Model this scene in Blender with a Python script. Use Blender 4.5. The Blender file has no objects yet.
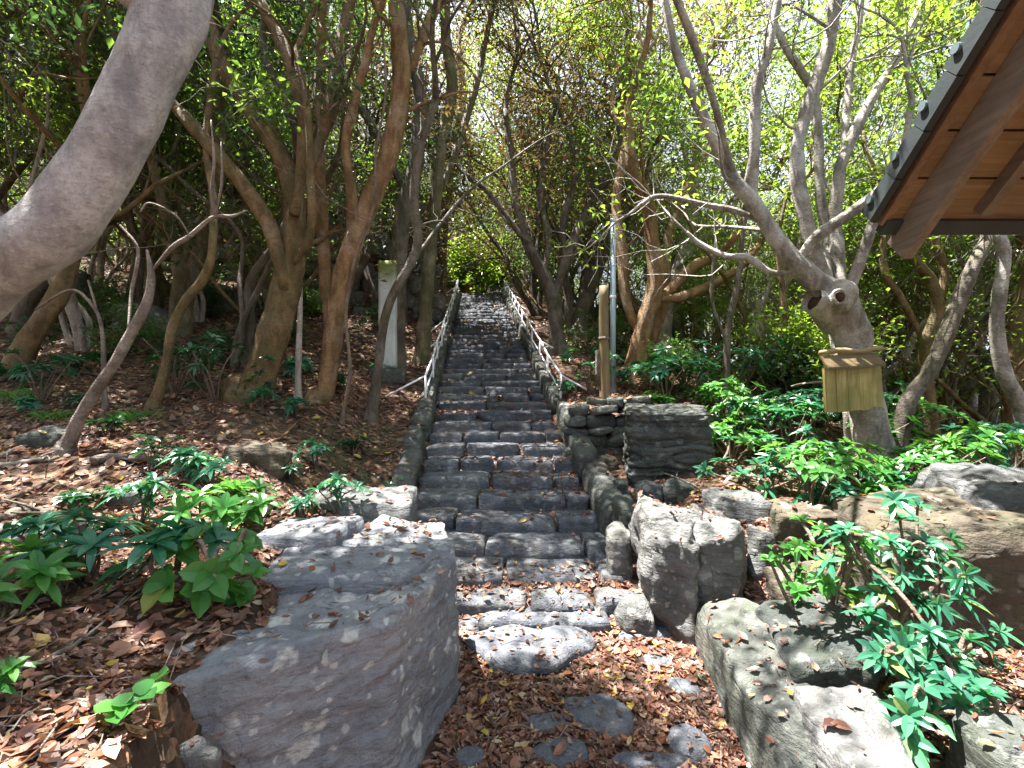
import bpy, math, random
import numpy as np
from mathutils import Vector
from mathutils.bvhtree import BVHTree

R = random.Random(7)
NR = np.random.default_rng(7)
S = bpy.context.scene
COL = S.collection
F, HOR, EYE = 480.0, 390.0, 1.6          # focal length in pixels, horizon row, eye height

# ------------------------------------------------------------------ helpers
def P(px, py, Y):
    return np.array([(px - 512.0) / F * Y, Y, EYE - (py - HOR) / F * Y])

def proj(p):
    return 512 + p[0] / max(p[1], .05) * F, HOR - (p[2] - EYE) / max(p[1], .05) * F

def vnoise(p, seed=0):
    p = np.asarray(p, float)
    i = np.floor(p).astype(np.int64); f = p - i; u = f * f * (3 - 2 * f)
    out = np.zeros(len(p))
    for dx in (0, 1):
        for dy in (0, 1):
            for dz in (0, 1):
                h = ((i[:, 0] + dx) * 73856093) ^ ((i[:, 1] + dy) * 19349663) ^ ((i[:, 2] + dz) * 83492791) ^ (seed * 2654435 + 977)
                h = (h ^ (h >> 13)) * 1274126177 & 0x7fffffff
                h = (h ^ (h >> 16)) & 0xffff
                w = (u[:, 0] if dx else 1 - u[:, 0]) * (u[:, 1] if dy else 1 - u[:, 1]) * (u[:, 2] if dz else 1 - u[:, 2])
                out += w * (h / 32767.5 - 1)
    return out

def fbm(p, seed=0, oct=4):
    p = np.asarray(p, float); a, out = 1.0, 0
    for k in range(oct):
        out = out + a * vnoise(p * 2 ** k, seed + k * 17); a *= .5
    return out

def sstep(a, b, x):
    t = np.clip((x - a) / (b - a), 0, 1)
    return t * t * (3 - 2 * t)

class Buf:
    def __init__(s): s.v, s.f, s.n = [], [], 0
    def add(s, v, f):
        v = np.asarray(v, float).reshape(-1, 3); s.v.append(v)
        for q in (f if isinstance(f, list) else [f]):
            s.f.append(np.asarray(q, np.int64) + s.n)
        s.n += len(v)
    def mesh(s, name, mat, smooth=False):
        me = bpy.data.meshes.new(name)
        V = np.concatenate(s.v)
        me.vertices.add(len(V)); me.vertices.foreach_set('co', V.astype(np.float32).ravel())
        loops = np.concatenate([f.ravel() for f in s.f]); sizes = np.concatenate([np.full(len(f), f.shape[1]) for f in s.f])
        me.loops.add(len(loops)); me.loops.foreach_set('vertex_index', loops.astype(np.int32))
        me.polygons.add(len(sizes))
        me.polygons.foreach_set('loop_start', np.concatenate([[0], np.cumsum(sizes)[:-1]]).astype(np.int32))
        me.polygons.foreach_set('use_smooth', np.full(len(sizes), smooth))
        me.update(calc_edges=True); me.validate()
        if mat: me.materials.append(mat)
        return me
    def build(s, name, mat, parent=None, smooth=False):
        o = bpy.data.objects.new(name, s.mesh(name, mat, smooth)); COL.objects.link(o)
        if parent is not None: o.parent = parent
        return o
    def all(s):
        return np.concatenate(s.v), s.f

def tag(o, label=None, cat=None, group=None, kind=None):
    if label: o['label'] = label
    if cat: o['category'] = cat
    if group: o['group'] = group
    if kind: o['kind'] = kind
    return o

def empty(name, loc, label, cat, group=None, rz=0):
    o = bpy.data.objects.new(name, None); COL.objects.link(o)
    o.location = loc; o.rotation_euler.z = rz; o.empty_display_size = .2
    return tag(o, label, cat, group)

def copy_tree(o, parent=None):
    c = o.copy(); COL.objects.link(c)
    if parent is not None: c.parent = parent
    for ch in list(o.children): copy_tree(ch, c)
    return c

def catmull(pts, rad, k=5):
    pts = np.asarray(pts, float); rad = np.asarray(rad, float)
    if len(pts) < 3: return pts, rad
    a = np.vstack([2 * pts[0] - pts[1], pts, 2 * pts[-1] - pts[-2]])
    op, orr = [], []
    for i in range(len(pts) - 1):
        p0, p1, p2, p3 = a[i:i + 4]
        for j in range(k):
            t = j / k
            op.append(.5 * (2 * p1 + (p2 - p0) * t + (2 * p0 - 5 * p1 + 4 * p2 - p3) * t * t + (3 * p1 - p0 - 3 * p2 + p3) * t ** 3))
            orr.append(rad[i] * (1 - t) + rad[i + 1] * t)
    op.append(pts[-1]); orr.append(rad[-1])
    return np.array(op), np.array(orr)

def tube(buf, pts, rad, seg=8, lump=0.0, seed=0, cap=True):
    pts = np.asarray(pts, float); n = len(pts)
    rad = np.broadcast_to(np.asarray(rad, float), (n,))
    tan = np.gradient(pts, axis=0); tan /= np.linalg.norm(tan, axis=1)[:, None] + 1e-9
    ref = np.array([0, 0, 1.0]) if abs(tan[0][2]) < .9 else np.array([1.0, 0, 0])
    u = np.cross(tan[0], ref); u /= np.linalg.norm(u)
    U = []
    for t in tan:
        u = u - t * np.dot(u, t); u = u / (np.linalg.norm(u) + 1e-9); U.append(u)
    U = np.array(U); W = np.cross(tan, U)
    a = np.arange(seg) / seg * 2 * np.pi
    ring = U[:, None, :] * np.cos(a)[None, :, None] + W[:, None, :] * np.sin(a)[None, :, None]
    rr = np.repeat(rad[:, None], seg, 1)
    if lump:
        q = (pts[:, None, :] + ring * rad[:, None, None] * 2).reshape(-1, 3)
        rr = rr * (1 + lump * fbm(q * 5.0, seed, 3).reshape(n, seg) + lump * .6 * vnoise(ring.reshape(-1, 3) * 2.3 + 9, seed).reshape(n, seg))
    v = (pts[:, None, :] + ring * rr[:, :, None]).reshape(-1, 3)
    i = np.arange(n - 1)[:, None] * seg; j = np.arange(seg)[None, :]; j2 = (j + 1) % seg
    q = np.stack([i + j, i + j2, i + seg + j2, i + seg + j], -1).reshape(-1, 4)
    fs = [q]
    if cap:
        v = np.vstack([v, pts[0], pts[-1]]); m = n * seg
        jj = np.arange(seg); k2 = (jj + 1) % seg
        fs.append(np.stack([k2, jj, np.full(seg, m)], -1))
        fs.append(np.stack([jj + (n - 1) * seg, k2 + (n - 1) * seg, np.full(seg, m + 1)], -1))
    buf.add(v, fs)

_lat = {}
def lattice(nx, ny, nz):
    k = (nx, ny, nz)
    if k in _lat: return _lat[k]
    idx, vs, fs = {}, [], []
    def vid(a, b, c):
        if (a, b, c) not in idx:
            idx[(a, b, c)] = len(vs); vs.append((a / nx * 2 - 1, b / ny * 2 - 1, c / nz * 2 - 1))
        return idx[(a, b, c)]
    for a in range(nx):
        for b in range(ny):
            fs.append((vid(a, b, 0), vid(a, b + 1, 0), vid(a + 1, b + 1, 0), vid(a + 1, b, 0)))
            fs.append((vid(a, b, nz), vid(a + 1, b, nz), vid(a + 1, b + 1, nz), vid(a, b + 1, nz)))
    for a in range(nx):
        for c in range(nz):
            fs.append((vid(a, 0, c), vid(a + 1, 0, c), vid(a + 1, 0, c + 1), vid(a, 0, c + 1)))
            fs.append((vid(a, ny, c), vid(a, ny, c + 1), vid(a + 1, ny, c + 1), vid(a + 1, ny, c)))
    for b in range(ny):
        for c in range(nz):
            fs.append((vid(0, b, c), vid(0, b, c + 1), vid(0, b + 1, c + 1), vid(0, b + 1, c)))
            fs.append((vid(nx, b, c), vid(nx, b + 1, c), vid(nx, b + 1, c + 1), vid(nx, b, c + 1)))
    _lat[k] = (np.array(vs), np.array(fs))
    return _lat[k]

def chip(p, k, seed, lo=.78, hi=.95, flat=1.0):
    r = np.random.default_rng(seed + 1000); c = p.mean(0); s = np.abs(p - c).max(0); q = (p - c) / s
    for _ in range(k):
        n = r.normal(0, 1, 3) * np.array([1, 1, flat]); n /= np.linalg.norm(n)
        t = q @ n; d = t.max() * r.uniform(lo, hi); o = np.maximum(t - d, 0); q = q - n[None] * o[:, None] * .92
    return q * s + c

def stone(buf, c, dims, n=(5, 4, 3), rnd=.25, amp=.06, seed=0, rz=0.0, tilt=(0, 0), freq=3.0, chips=0):
    """a rounded, lumpy stone: centre, full sizes"""
    v, f = lattice(*n)
    d = np.asarray(dims, float) / 2; r = rnd * d.min() * 2 * .5
    p = v * d
    inner = np.clip(p, -(d - r), d - r); q = p - inner
    L = np.linalg.norm(q, axis=1)[:, None]
    p = np.where(L > 1e-9, inner + q / np.maximum(L, 1e-9) * np.minimum(L, r), p)
    if chips: p = chip(p, chips, seed, .74, .92)
    nv = p / (np.linalg.norm(p, axis=1)[:, None] + 1e-9)
    m = d.min() * 2
    p = p + nv * (fbm(p / max(m, .02) * freq * .5 + seed * 3.7, seed, 3) * amp * m)[:, None]
    cx, sx = math.cos(tilt[0]), math.sin(tilt[0]); cy, sy = math.cos(tilt[1]), math.sin(tilt[1])
    p = p @ np.array([[1, 0, 0], [0, cx, -sx], [0, sx, cx]]).T @ np.array([[cy, 0, sy], [0, 1, 0], [-sy, 0, cy]]).T
    cz, sz = math.cos(rz), math.sin(rz)
    p = p @ np.array([[cz, -sz, 0], [sz, cz, 0], [0, 0, 1]]).T
    buf.add(p + np.asarray(c, float), f)

def block(buf, corners, z0, ztop, n=(24, 24, 14), rnd=.08, amp=.05, seed=0, strata=0.0, sfreq=14.0, freq=2.2, fine=.012, bulge=0.0, chips=9):
    """a boulder over a quad footprint (4 xy corners, counter-clockwise), ztop one number per corner"""
    v, f = lattice(*n)
    c = np.asarray(corners, float); zt = np.broadcast_to(np.asarray(ztop, float), (4,))
    ctr = c.mean(0); size = np.linalg.norm(c - ctr, axis=1).mean()
    h = float(np.mean(zt)) - z0
    # round the unit cube first
    d = np.array([1.0, 1.0, 1.0]); k = np.array([rnd / size, rnd / size, rnd / h]) * 1.5
    inner = np.clip(v, -(1 - k), 1 - k); q = (v - inner) / k
    L = np.linalg.norm(q, axis=1)[:, None]
    w = inner + np.where(L > 1, q / np.maximum(L, 1e-9), q) * k
    a = (w[:, 0] + 1) / 2; b = (w[:, 1] + 1) / 2; t = (w[:, 2] + 1) / 2
    wt = np.stack([(1 - a) * (1 - b), a * (1 - b), a * b, (1 - a) * b], -1)
    xy = wt @ c; zz = wt @ zt
    if bulge:
        xy = ctr + (xy - ctr) * (1 + bulge * (np.sin(np.pi * t) - .5))[:, None]
    p = np.column_stack([xy, z0 + t * (zz - z0)])
    if chips: p = chip(p, chips, seed, .76, .95, .8)
    nrm = np.column_stack([(xy - ctr) / size, (t - .5) * 1.2]); nrm /= np.linalg.norm(nrm, axis=1)[:, None] + 1e-9
    lum = fbm(p * freq + seed * 5.1, seed, 4) * amp + fbm(p * np.array([14, 14, 40.]) + seed, seed + 5, 3) * fine
    p = p + nrm * lum[:, None]
    if strata:
        zw = p[:, 2] * sfreq * (1 + .25 * np.sin(p[:, 2] * 9)) + 1.1 * fbm(p * 1.5, seed + 3, 3)
        fr = zw - np.floor(zw)
        kk = np.floor(zw); lay = .6 * vnoise(np.column_stack([kk * 7.3, p[:, 0] * 2.2, p[:, 1] * 2.2]), seed + 8) + .7 * vnoise(np.column_stack([kk * 3.1 + .5, np.floor(p[:, 0] * 3.2 + kk * .37) * 1.7 + .4, np.floor(p[:, 1] * 3.0 + kk * .61) * 1.9 + .4]), seed + 9)
        off = lay * strata - strata * .9 * (np.exp(-((fr) / .12) ** 2) + np.exp(-((1 - fr) / .12) ** 2))
        side = nrm.copy(); side[:, 2] *= .25
        p = p + side * off[:, None]
    buf.add(p, f)

# ------------------------------------------------------------------ materials
class NT:
    def __init__(s, name):
        s.m = bpy.data.materials.new(name); s.m.use_nodes = True; s.t = s.m.node_tree; s.t.nodes.clear()
        s.out = s.n('ShaderNodeOutputMaterial')
    def n(s, ty, **k):
        o = s.t.nodes.new(ty)
        for a, b in k.items(): setattr(o, a, b)
        return o
    def l(s, a, b): s.t.links.new(a, b)
    def setv(s, sock, v):
        if hasattr(v, 'is_output') or isinstance(v, bpy.types.NodeSocket): s.l(v, sock)
        else: sock.default_value = v
    def coord(s, scale=(1, 1, 1), obj=True):
        tc = s.n('ShaderNodeTexCoord'); mp = s.n('ShaderNodeMapping'); mp.inputs['Scale'].default_value = scale
        s.l(tc.outputs['Object'], mp.inputs['Vector']); return mp.outputs[0]
    def noise(s, vec, scale, detail=4, rough=.55, dist=0.0):
        o = s.n('ShaderNodeTexNoise'); o.inputs['Scale'].default_value = scale; o.inputs['Detail'].default_value = detail
        o.inputs['Roughness'].default_value = rough; o.inputs['Distortion'].default_value = dist
        s.l(vec, o.inputs['Vector']); return o.outputs['Fac']
    def voro(s, vec, scale, feat='F1'):
        o = s.n('ShaderNodeTexVoronoi', feature=feat); o.inputs['Scale'].default_value = scale
        s.l(vec, o.inputs['Vector']); return o
    def ramp(s, fac, stops, interp='LINEAR'):
        o = s.n('ShaderNodeValToRGB'); cr = o.color_ramp; cr.interpolation = interp
        while len(cr.elements) < len(stops): cr.elements.new(.5)
        for e, (p, c) in zip(cr.elements, stops):
            e.position = p; e.color = (*c, 1) if len(c) == 3 else c
        s.l(fac, o.inputs[0]); return o.outputs[0]
    def mix(s, fac, a, b, mode='MIX'):
        o = s.n('ShaderNodeMix', data_type='RGBA', blend_type=mode)
        s.setv(o.inputs[0], fac)
        for k, x in ((6, a), (7, b)):
            s.setv(o.inputs[k], x if isinstance(x, bpy.types.NodeSocket) else (*x, 1) if len(x) == 3 else x)
        return o.outputs[2]
    def bump(s, h, strength=.4, dist=.02):
        o = s.n('ShaderNodeBump'); o.inputs['Strength'].default_value = strength; o.inputs['Distance'].default_value = dist
        s.l(h, o.inputs['Height']); return o.outputs[0]
    def math(s, op, a, b=0.0):
        o = s.n('ShaderNodeMath', operation=op); s.setv(o.inputs[0], a); s.setv(o.inputs[1], b); return o.outputs[0]
    def pbsdf(s, col, rough=.7, bump=None, spec=.4, metal=0.0, link=True):
        o = s.n('ShaderNodeBsdfPrincipled')
        s.setv(o.inputs['Base Color'], col if isinstance(col, bpy.types.NodeSocket) else (*col, 1))
        s.setv(o.inputs['Roughness'], rough); o.inputs['Specular IOR Level'].default_value = spec; o.inputs['Metallic'].default_value = metal
        if bump is not None: s.l(bump, o.inputs['Normal'])
        if link: s.l(o.outputs[0], s.out.inputs[0])
        return o.outputs[0]

def leaf_mat(name, stops, trans, tf=.45, rough=.3, spec=.6):
    m = NT(name); g = m.n('ShaderNodeNewGeometry')
    c = m.ramp(g.outputs['Random Per Island'], stops)
    b = m.pbsdf(c, rough, spec=spec, link=False)
    t = m.n('ShaderNodeBsdfTranslucent'); tc = m.mix(.35, trans, c)
    m.l(m.mix(1.0, tc, (1, 1, 1)) if False else tc, t.inputs[0])
    x = m.n('ShaderNodeMixShader'); x.inputs[0].default_value = tf
    m.l(b, x.inputs[1]); m.l(t.outputs[0], x.inputs[2]); m.l(x.outputs[0], m.out.inputs[0])
    return m.m

def bark_mat(name, a, b, patch, moss=0.0, pale=.35, mark=1.0):
    m = NT(name); v = m.coord((1, 1, .35)); v2 = m.coord()
    n1 = m.noise(v, 9, 6, .6, .6); n2 = m.noise(v2, 3.2, 4); n3 = m.noise(v2, 38, 4, .7)
    c = m.mix(m.ramp(n1, [(.40, (0, 0, 0)), (.60, (1, 1, 1))]), tuple(x * .8 for x in a), b)
    c = m.mix(m.math('MULTIPLY', m.ramp(n2, [(.5, (0, 0, 0)), (.62, (1, 1, 1))]), pale), c, patch)
    if moss:
        n4 = m.noise(v2, 2.4, 4, .6)
        c = m.mix(m.math('MULTIPLY', m.ramp(n4, [(.42, (0, 0, 0)), (.6, (1, 1, 1))]), moss), c, (.075, .085, .02))
    c = m.mix(m.ramp(n3, [(.45, (0, 0, 0)), (.75, (.55, .55, .55))]), c, tuple(x * .45 for x in a))
    vr = m.coord((.5, .5, 2.2)); n7 = m.noise(vr, 22, 5, .65, 1.0)
    c = m.mix(m.ramp(n7, [(.55, (0, 0, 0)), (.7, (.5 * mark,) * 3)]), c, tuple(x * .5 for x in a))
    fl = m.voro(v2, 34); c = m.mix(m.math('MULTIPLY', m.ramp(fl.outputs['Distance'], [(.12, (1, 1, 1)), (.26, (0, 0, 0))]), m.math('MULTIPLY', m.ramp(n2, [(.4, (0, 0, 0)), (.6, (1, 1, 1))]), pale)), c, patch)
    n8 = m.noise(v2, 6, 6, .7); c = m.mix(m.ramp(n8, [(.5, (0, 0, 0)), (.7, (.6 * mark,) * 3)]), c, tuple(x * .55 for x in a))
    h = m.math('ADD', n1, m.math('ADD', m.math('MULTIPLY', n3, .5), m.math('MULTIPLY', n7, .6 * mark)))
    m.pbsdf(c, .66, m.bump(h, .7 + .3 * mark, .03), .35)
    return m.m

def stone_mat(name, a, b, lichen=(.42, .42, .38), lich=.5, moss=.3, scale=1.0, warm=(.25, .19, .14)):
    m = NT(name); v = m.coord((scale,) * 3); vs = m.coord((scale, scale, scale * 3.5))
    n1 = m.noise(v, 3.0, 6, .6); n2 = m.noise(vs, 7, 6, .62, .4); n3 = m.noise(v, 45, 5, .65); n5 = m.noise(v, 1.7, 5, .6, .5)
    c = m.mix(m.ramp(n1, [(.35, (0, 0, 0)), (.65, (1, 1, 1))]), a, b)
    c = m.mix(m.ramp(n2, [(.52, (0, 0, 0)), (.75, (.5, .5, .5))]), c, tuple(x * .45 for x in a))
    c = m.mix(m.ramp(n5, [(.52, (0, 0, 0)), (.68, (.55, .55, .55))]), c, warm)
    # round pale lichen spots with ragged rims, in drifts
    wob = m.n('ShaderNodeVectorMath', operation='ADD'); m.l(v, wob.inputs[0])
    nz = m.n('ShaderNodeTexNoise'); nz.inputs['Scale'].default_value = 14; m.l(v, nz.inputs['Vector'])
    sc = m.n('ShaderNodeVectorMath', operation='SCALE'); m.l(nz.outputs['Color'], sc.inputs[0]); sc.inputs['Scale'].default_value = .09
    m.l(sc.outputs[0], wob.inputs[1])
    for vsc, thr, amt in ((7.0, .30, lich), (17.0, .26, lich * .8)):
        vo = m.voro(wob.outputs[0], vsc)
        cell = m.ramp(vo.outputs['Distance'], [(thr - .05, (1, 1, 1)), (thr + .05, (0, 0, 0))])
        rnd = m.n('ShaderNodeSeparateColor'); m.l(vo.outputs['Color'], rnd.inputs[0])
        pick = m.ramp(m.math('ADD', rnd.outputs[0], m.math('MULTIPLY', n1, .7)), [(.74, (0, 0, 0)), (.84, (1, 1, 1))])
        k = m.math('MULTIPLY', m.math('MULTIPLY', cell, pick), amt)
        c = m.mix(k, c, lichen)
    if moss:
        n6 = m.noise(v, 4.5, 6, .65)
        g = m.n('ShaderNodeNewGeometry'); sx = m.n('ShaderNodeSeparateXYZ'); m.l(g.outputs['Normal'], sx.inputs[0])
        k = m.math('MULTIPLY', m.ramp(n6, [(.5, (0, 0, 0)), (.68, (1, 1, 1))]), moss)
        c = m.mix(k, c, (.06, .075, .03))
    c = m.mix(m.ramp(n3, [(.5, (0, 0, 0)), (.8, (.55, .55, .55))]), c, tuple(x * .35 for x in a))
    wb2 = m.n('ShaderNodeVectorMath', operation='ADD'); m.l(v, wb2.inputs[0]); s2 = m.n('ShaderNodeVectorMath', operation='SCALE'); n9 = m.n('ShaderNodeTexNoise'); n9.inputs['Scale'].default_value = 2.5; n9.inputs['Detail'].default_value = 5; m.l(v, n9.inputs['Vector']); m.l(n9.outputs['Color'], s2.inputs[0]); s2.inputs['Scale'].default_value = .8; m.l(s2.outputs[0], wb2.inputs[1])
    gi = m.n('ShaderNodeNewGeometry'); c = m.mix(1.0, c, m.ramp(gi.outputs['Random Per Island'], [(0, (.62, .64, .68)), (.5, (.95, .95, .95)), (1, (1.2, 1.16, 1.08))]), 'MULTIPLY')
    # hairline cracks along the bedding
    vc = m.voro(wb2.outputs[0], 1.5, 'DISTANCE_TO_EDGE'); c = m.mix(m.ramp(vc.outputs['Distance'], [(.0, (.4, .4, .4)), (.012, (0, 0, 0))]), c, tuple(x * .25 for x in a))
    n4b = m.noise(v, 130, 4, .7)
    h = m.math('ADD', m.math('ADD', m.math('MULTIPLY', n4b, .12), m.math('MULTIPLY', n3, .4)), m.math('ADD', n2, m.math('MULTIPLY', n1, .6)))
    m.pbsdf(c, .78, m.bump(h, 1.0, .035), .3)
    return m.m

def wood_mat(name, a, b, scale=(1, 1, 1), rough=.7, green=0.0, axis='X'):
    m = NT(name)
    s = {'X': (1.5, 22, 22), 'Y': (22, 1.5, 22), 'Z': (22, 22, 1.5)}[axis]
    v = m.coord(s); v2 = m.coord()
    n1 = m.noise(v, 1.0, 6, .6, 1.2); n2 = m.noise(v2, 2.5, 4)
    c = m.mix(m.ramp(n1, [(.3, (0, 0, 0)), (.7, (1, 1, 1))]), a, b)
    c = m.mix(m.ramp(n2, [(.45, (0, 0, 0)), (.7, (.5, .5, .5))]), c, tuple(x * .55 for x in a))
    if green:
        c = m.mix(m.math('MULTIPLY', m.ramp(m.noise(v2, 4, 5, .6), [(.4, (0, 0, 0)), (.62, (1, 1, 1))]), green), c, (.16, .17, .03))
    m.pbsdf(c, rough, m.bump(n1, .5, .008), .35)
    return m.m

M = {}
M['bark_grey'] = bark_mat('bark_grey', (.23, .20, .17), (.42, .38, .34), (.62, .59, .55), .12, .6, 1.0)
M['bark_lilac'] = bark_mat('bark_lilac', (.30, .285, .295), (.42, .405, .415), (.60, .59, .60), 0, .55, .4)
M['bark_brown'] = bark_mat('bark_brown', (.145, .09, .038), (.28, .175, .082), (.36, .29, .2), .5, .35)
M['bark_orange'] = bark_mat('bark_orange', (.22, .118, .052), (.38, .225, .11), (.5, .40, .29), .2, .4)
M['bark_dark'] = bark_mat('bark_dark', (.10, .08, .06), (.19, .155, .125), (.33, .30, .27), .3, .35)
M['bark_moss'] = bark_mat('bark_moss', (.16, .13, .075), (.27, .23, .14), (.36, .34, .25), .85, .3)
M['bark_pale'] = bark_mat('bark_pale', (.36, .31, .26), (.52, .47, .42), (.62, .58, .54), .1, .5)
M['twig'] = bark_mat('twig', (.15, .10, .075), (.27, .20, .15), (.42, .36, .31), 0, .4)
M['deadwood'] = bark_mat('deadwood', (.20, .155, .125), (.33, .27, .235), (.46, .42, .38), 0, .5)

G = lambda *c: c
M['leaf_a'] = leaf_mat('leaf_a', [(0, (.022, .06, .014)), (.5, (.045, .105, .02)), (.85, (.08, .15, .028)), (1, (.14, .17, .04))], (.34, .56, .07), .55)
M['leaf_b'] = leaf_mat('leaf_b', [(0, (.03, .075, .014)), (.6, (.065, .13, .02)), (1, (.15, .19, .03))], (.45, .66, .06), .55)
M['leaf_dark'] = leaf_mat('leaf_dark', [(0, (.012, .04, .016)), (.6, (.026, .07, .024)), (1, (.055, .105, .03))], (.13, .30, .05), .24)
M['leaf_rust'] = leaf_mat('leaf_rust', [(0, (.025, .065, .015)), (.42, (.05, .085, .025)), (.55, (.12, .05, .028)), (.8, (.15, .055, .028)), (1, (.08, .11, .03))], (.30, .20, .06), .32)
M['plant_teal'] = leaf_mat('plant_teal', [(0, (.02, .105, .068)), (.6, (.04, .175, .10)), (.95, (.09, .26, .12)), (1, (.24, .25, .06))], (.10, .42, .11), .3, .3, .6)
M['plant_green'] = leaf_mat('plant_green', [(0, (.03, .14, .03)), (.6, (.06, .21, .04)), (.95, (.11, .29, .06)), (1, (.30, .29, .05))], (.22, .55, .06), .35, .35, .5)
M['plant_dark'] = leaf_mat('plant_dark', [(0, (.01, .05, .025)), (.6, (.022, .09, .035)), (1, (.045, .14, .05))], (.08, .28, .06), .3, .3, .6)
M['shrub'] = leaf_mat('shrub', [(0, (.03, .09, .022)), (.6, (.06, .15, .035)), (1, (.12, .21, .055))], (.22, .42, .06), .4, .4)
M['litter_leaf'] = leaf_mat('litter_leaf', [(0, (.045, .022, .019)), (.16, (.13, .05, .035)), (.32, (.22, .085, .045)), (.44, (.08, .045, .038)), (.56, (.28, .13, .08)),
                             (.68, (.15, .08, .065)), (.79, (.36, .22, .155)), (.88, (.32, .10, .03)), (.95, (.46, .35, .27)), (.985, (.48, .31, .04)), (1, (.40, .36, .05))], (.35, .17, .07), .2, .5)
M['stone_blue'] = stone_mat('stone_blue', (.20, .21, .24), (.335, .345, .37), (.58, .59, .57), .95, .1, 1.0, (.235, .22, .205))
M['stone_step'] = stone_mat('stone_step', (.08, .09, .115), (.185, .195, .225), (.36, .37, .38), .5, .45, 1.6, (.15, .12, .095))
M['stone_grey'] = stone_mat('stone_grey', (.115, .118, .118), (.215, .22, .222), (.46, .46, .43), .5, .3, 1.3, (.19, .165, .14))
M['stone_path'] = stone_mat('stone_path', (.115, .125, .15), (.21, .22, .25), (.42, .43, .43), .5, .2, 1.3, (.18, .16, .15))
M['stone_green'] = stone_mat('stone_green', (.07, .08, .075), (.15, .158, .145), (.38, .39, .36), .4, .5, 1.3, (.16, .135, .11))
M['stone_brown'] = stone_mat('stone_brown', (.075, .063, .047), (.14, .118, .086), (.40, .39, .33), .4, .5, .9, (.20, .14, .09))
M['metal_rail'] = None

m = NT('painted_metal'); v = m.coord()
m.pbsdf(m.mix(m.ramp(m.noise(v, 9, 4), [(.5, (0, 0, 0)), (.7, (.7, .7, .7))]), (.86, .88, .95), (.68, .68, .76)), .3, None, .5, .0); M['metal_rail'] = m.m
m = NT('blue_pole'); v = m.coord((1, 1, .3)); m.pbsdf(m.mix(m.noise(v, 12, 4), (.22, .32, .46), (.50, .58, .66)), .4, None, .5, .3); M['blue_pole'] = m.m
m = NT('white_paint'); v = m.coord((1, 1, .4)); v2 = m.coord()
c = m.mix(m.ramp(m.noise(v, 8, 6, .65), [(.4, (0, 0, 0)), (.7, (.8, .8, .8))]), (.58, .63, .63), (.30, .37, .35))
sx = m.n('ShaderNodeSeparateXYZ'); m.l(v2, sx.inputs[0])
hi = m.math('ADD', sx.outputs[2], m.math('MULTIPLY', m.noise(v2, 6, 5, .65), .5))
c = m.mix(m.ramp(hi, [(0.0, (0, 0, 0)), (1, (1, 1, 1))]), c, c)
mo = m.n('ShaderNodeMapRange'); m.l(hi, mo.inputs[0]); MO = mo
c = m.mix(mo.outputs[0], c, (.16, .19, .04))
m.pbsdf(c, .7, m.bump(m.noise(v2, 30, 4), .3, .006)); M['white_paint'] = m.m
M['wood_sign'] = wood_mat('wood_sign', (.17, .115, .035), (.56, .44, .18), green=.6, axis='Z')
M['wood_cap'] = wood_mat('wood_cap', (.20, .13, .06), (.42, .31, .17), green=.2, axis='X')
M['wood_shaded'] = wood_mat('wood_shaded', (.07, .045, .025), (.17, .115, .06), green=.15, axis='X')  # dark brown puts the roof plank's shaded face into the colour
M['wood_post'] = wood_mat('wood_post', (.12, .085, .045), (.27, .195, .115), green=.3, axis='Z')
M['wood_board'] = wood_mat('wood_board', (.19, .12, .07), (.33, .22, .13), axis='X')
M['wood_grey'] = wood_mat('wood_grey', (.15, .115, .09), (.26, .21, .17), axis='Y')
M['wood_batten'] = wood_mat('wood_batten', (.19, .115, .07), (.31, .20, .125), axis='Y')
m = NT('roof_tile'); v = m.coord(); m.pbsdf(m.mix(m.noise(v, 6, 5), (.018, .026, .03), (.05, .062, .068)), .5, m.bump(m.noise(v, 40, 4), .3, .004), .5); M['tile'] = m.m
m = NT('tile_nose'); v = m.coord(); m.pbsdf(m.mix(m.noise(v, 9, 5), (.07, .105, .12), (.15, .20, .22)), .45, None, .5); M['tile_nose'] = m.m
m = NT('shaded_hollow_wood'); v = m.coord(); m.pbsdf(m.mix(m.noise(v, 12, 5), (.02, .012, .008), (.09, .045, .02)), .9); M['hollow'] = m.m  # dark brown wood, with the shade inside the holes put into the colour

# forest floor: rotted leaves, soil, stones of leaf-sized cells
m = NT('forest_floor'); v = m.coord(); v3 = m.coord((1, 1, 1))
wn = m.n('ShaderNodeTexNoise'); wn.inputs['Scale'].default_value = 5; m.l(v, wn.inputs['Vector'])
sc = m.n('ShaderNodeVectorMath', operation='SCALE'); m.l(wn.outputs['Color'], sc.inputs[0]); sc.inputs['Scale'].default_value = .12
ad = m.n('ShaderNodeVectorMath', operation='ADD'); m.l(v, ad.inputs[0]); m.l(sc.outputs[0], ad.inputs[1])
vo = m.voro(ad.outputs[0], 17); sp = m.n('ShaderNodeSeparateColor'); m.l(vo.outputs['Color'], sp.inputs[0])
c = m.ramp(sp.outputs[0], [(0, (.05, .03, .02)), (.25, (.13, .065, .038)), (.45, (.07, .042, .03)), (.62, (.2, .105, .058)), (.8, (.11, .07, .05)), (.93, (.27, .17, .11))], 'CONSTANT')
big = m.noise(v, .55, 5, .6); fine = m.noise(v, 60, 4)
c = m.mix(m.ramp(fine, [(.4, (0, 0, 0)), (.8, (.6, .6, .6))]), c, (.035, .024, .018))
c = m.mix(m.ramp(big, [(.52, (0, 0, 0)), (.7, (.55, .55, .55))]), c, (.045, .06, .022))
m.pbsdf(c, .85, m.bump(m.math('ADD', vo.outputs['Distance'], m.math('MULTIPLY', fine, .5)), .8, .03), .25); M['ground'] = m.m

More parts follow.
